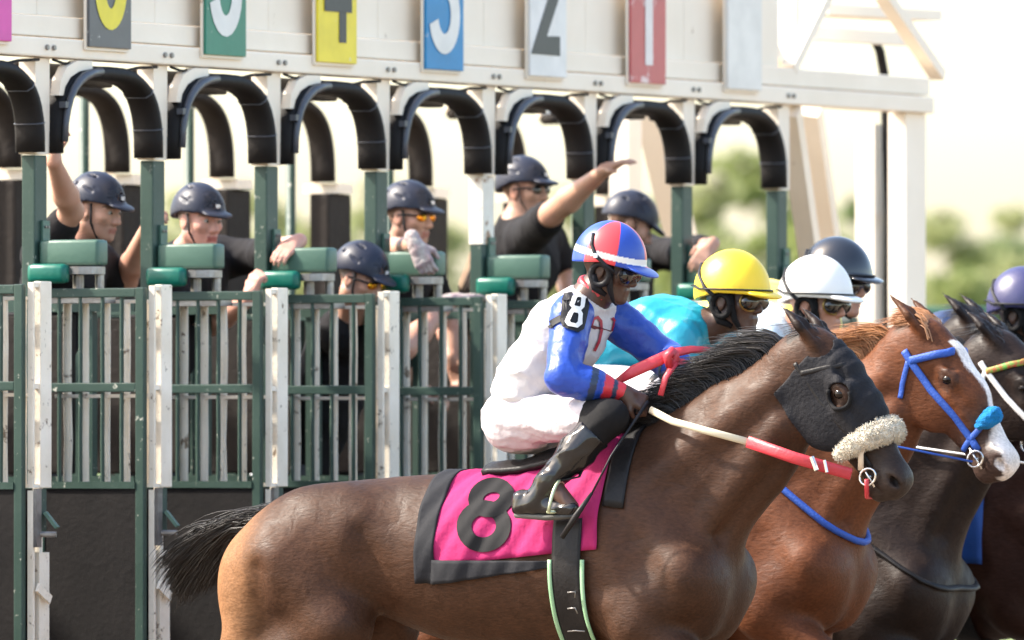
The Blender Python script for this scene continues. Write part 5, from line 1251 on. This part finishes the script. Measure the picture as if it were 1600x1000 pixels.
crew('crewman with elbow raised beside the leftmost green post, bearded face in profile', (152, 328), .42, 4, 10, (98, 440, .62), (128, 385, .52), (66, 402, .5), (112, 330, .30), (84, 252, .20), (150, 410, .62), (196, 440, .55), (232, 352, .30),
     lambda J: {'r': ((.1, 0, 1), (.3, -1, 0), .9, 1), 'l': (toward(J['lw'], at(262, 305, Y=.10)), (-.3, -1, 0), .8, -1)}, (.12, .07, .04), None, None, .7)
crew('older crewman resting a hand over the green pad, other fist raised', (312, 344), .42, 22, 5, (285, 452, .62), (292, 398, .52), (238, 425, .58), (330, 505, .40), (390, 466, 0, 1.80), (345, 402, .60), (405, 402, .40), (468, 376, 0, 2 * S + .09),
     lambda J: {'r': ((.05, -.3, 1), (.8, -.3, 0), 1.35, 1), 'l': (toward(J['lw'], at(430, 402, X=2 * S - .04)), (.3, .4, -1), .45, -1)}, None, None, None, {'r': .7, 'l': 1.35}, tone=(.54, .29, .225), bulk=1.22)
crew('crewman bending low behind the doors, only helmet and orange glasses showing', (564, 435), 0.0, 6, 20, (540, 545, .30), (550, 490, .14), (525, 520, .2), (632, 545, .12), (705, 470, .06), (590, 520, .32), (640, 590, .5), (660, 610, .4),
     lambda J: {'r': (toward(J['rw'], at(768, 456, Y=-.05)), (0, 0, -1), .25, 1), 'l': ((0, -1, -.3), (0, 0, -1), .6, -1)}, None, GOLD, 'r', .6)
crew('crewman in orange mirrored sunglasses with gloved fist on the green pad', (640, 338), .42, 6, 4, (610, 440, .62), (622, 392, .50), (575, 415, .55), (600, 395, .25), (648, 380, 0, 3 * S - .04), (660, 420, .62), (700, 500, .6), (705, 560, .5),
     lambda J: {'r': (toward(J['rw'], at(672, 430, X=3 * S - .05)), (1, .2, -.2), .8, 1), 'l': ((0, -.4, -1), (-1, 0, 0), .6, -1)}, (.10, .06, .04), GOLD, 'r', .7)
crew('crewman in dark sunglasses throwing one bare arm up and forward', (820, 298), .55, 6, -2, (812, 410, .66), (806, 350, .58), (822, 372, .48), (862, 334, .10), (945, 266, -.25), (850, 375, .75), (890, 430, .7), (890, 480, .5),
     lambda J: {'r': (toward(J['rw'], at(1003, 240, Y=-.45)), (.2, -.4, -1), .22, -1), 'l': ((0, -1, -.3), (0, 0, -1), .6, -1)}, (.08, .05, .035), GLASS, None, .85, tone=(.42, .24, .165), bulk=1.25)
crew('crewman with bowed head reaching round the last green post, face hidden', (985, 352), .55, -30, 24, (960, 450, .75), (972, 400, .66), (940, 410, .62), (960, 500, .5), (990, 520, .4), (1012, 395, .70), (1060, 398, .45), (1114, 380, 0, 6 * S + .06),
     lambda J: {'r': ((0, -1, -.3), (0, 0, -1), .6, 1), 'l': (toward(J['lw'], at(1082, 420, X=6 * S - .05)), (.6, .4, -.5), .4, -1)}, (.1, .06, .04), None, None, {'r': .8, 'l': 1.75})

# quilted net pad hanging behind the rusty post
hn = empty('hay_net', at(735, 440, Y=.35), 'tan bulging net pad with dark crossed cords hanging behind the rusty post', 'net pad')
B = Body().rc(at(748, 372, Y=.35), at(738, 450, Y=.35), .030, .075, .03, ax=(0, 1, 0), sc=.6).rc(at(738, 450, Y=.35), at(742, 520, Y=.35), .075, .05, .03, ax=(0, 1, 0), sc=.6)
_, Vn, Qn = sculpt('filling', B, .008, mat('tan_filling', (.20, .13, .085), .9, (.28, .2, .13), 14, .7, .3, 40), hn); bn = bvh(Vn, Qn)
b = MB()
for k in range(-6, 9):
    b.tube(on_surface(bn, [(715 + 2 * i + 0 * k, 372 + 14 * k + 5 * i) for i in range(0, 20)], .002), .0028, 5); b.tube(on_surface(bn, [(755 - 2 * i, 372 + 14 * k + 5 * i) for i in range(0, 20)], .0025), .0028, 5)
tag(b.build('cords', STRAP, hn, True), kind='stuff')
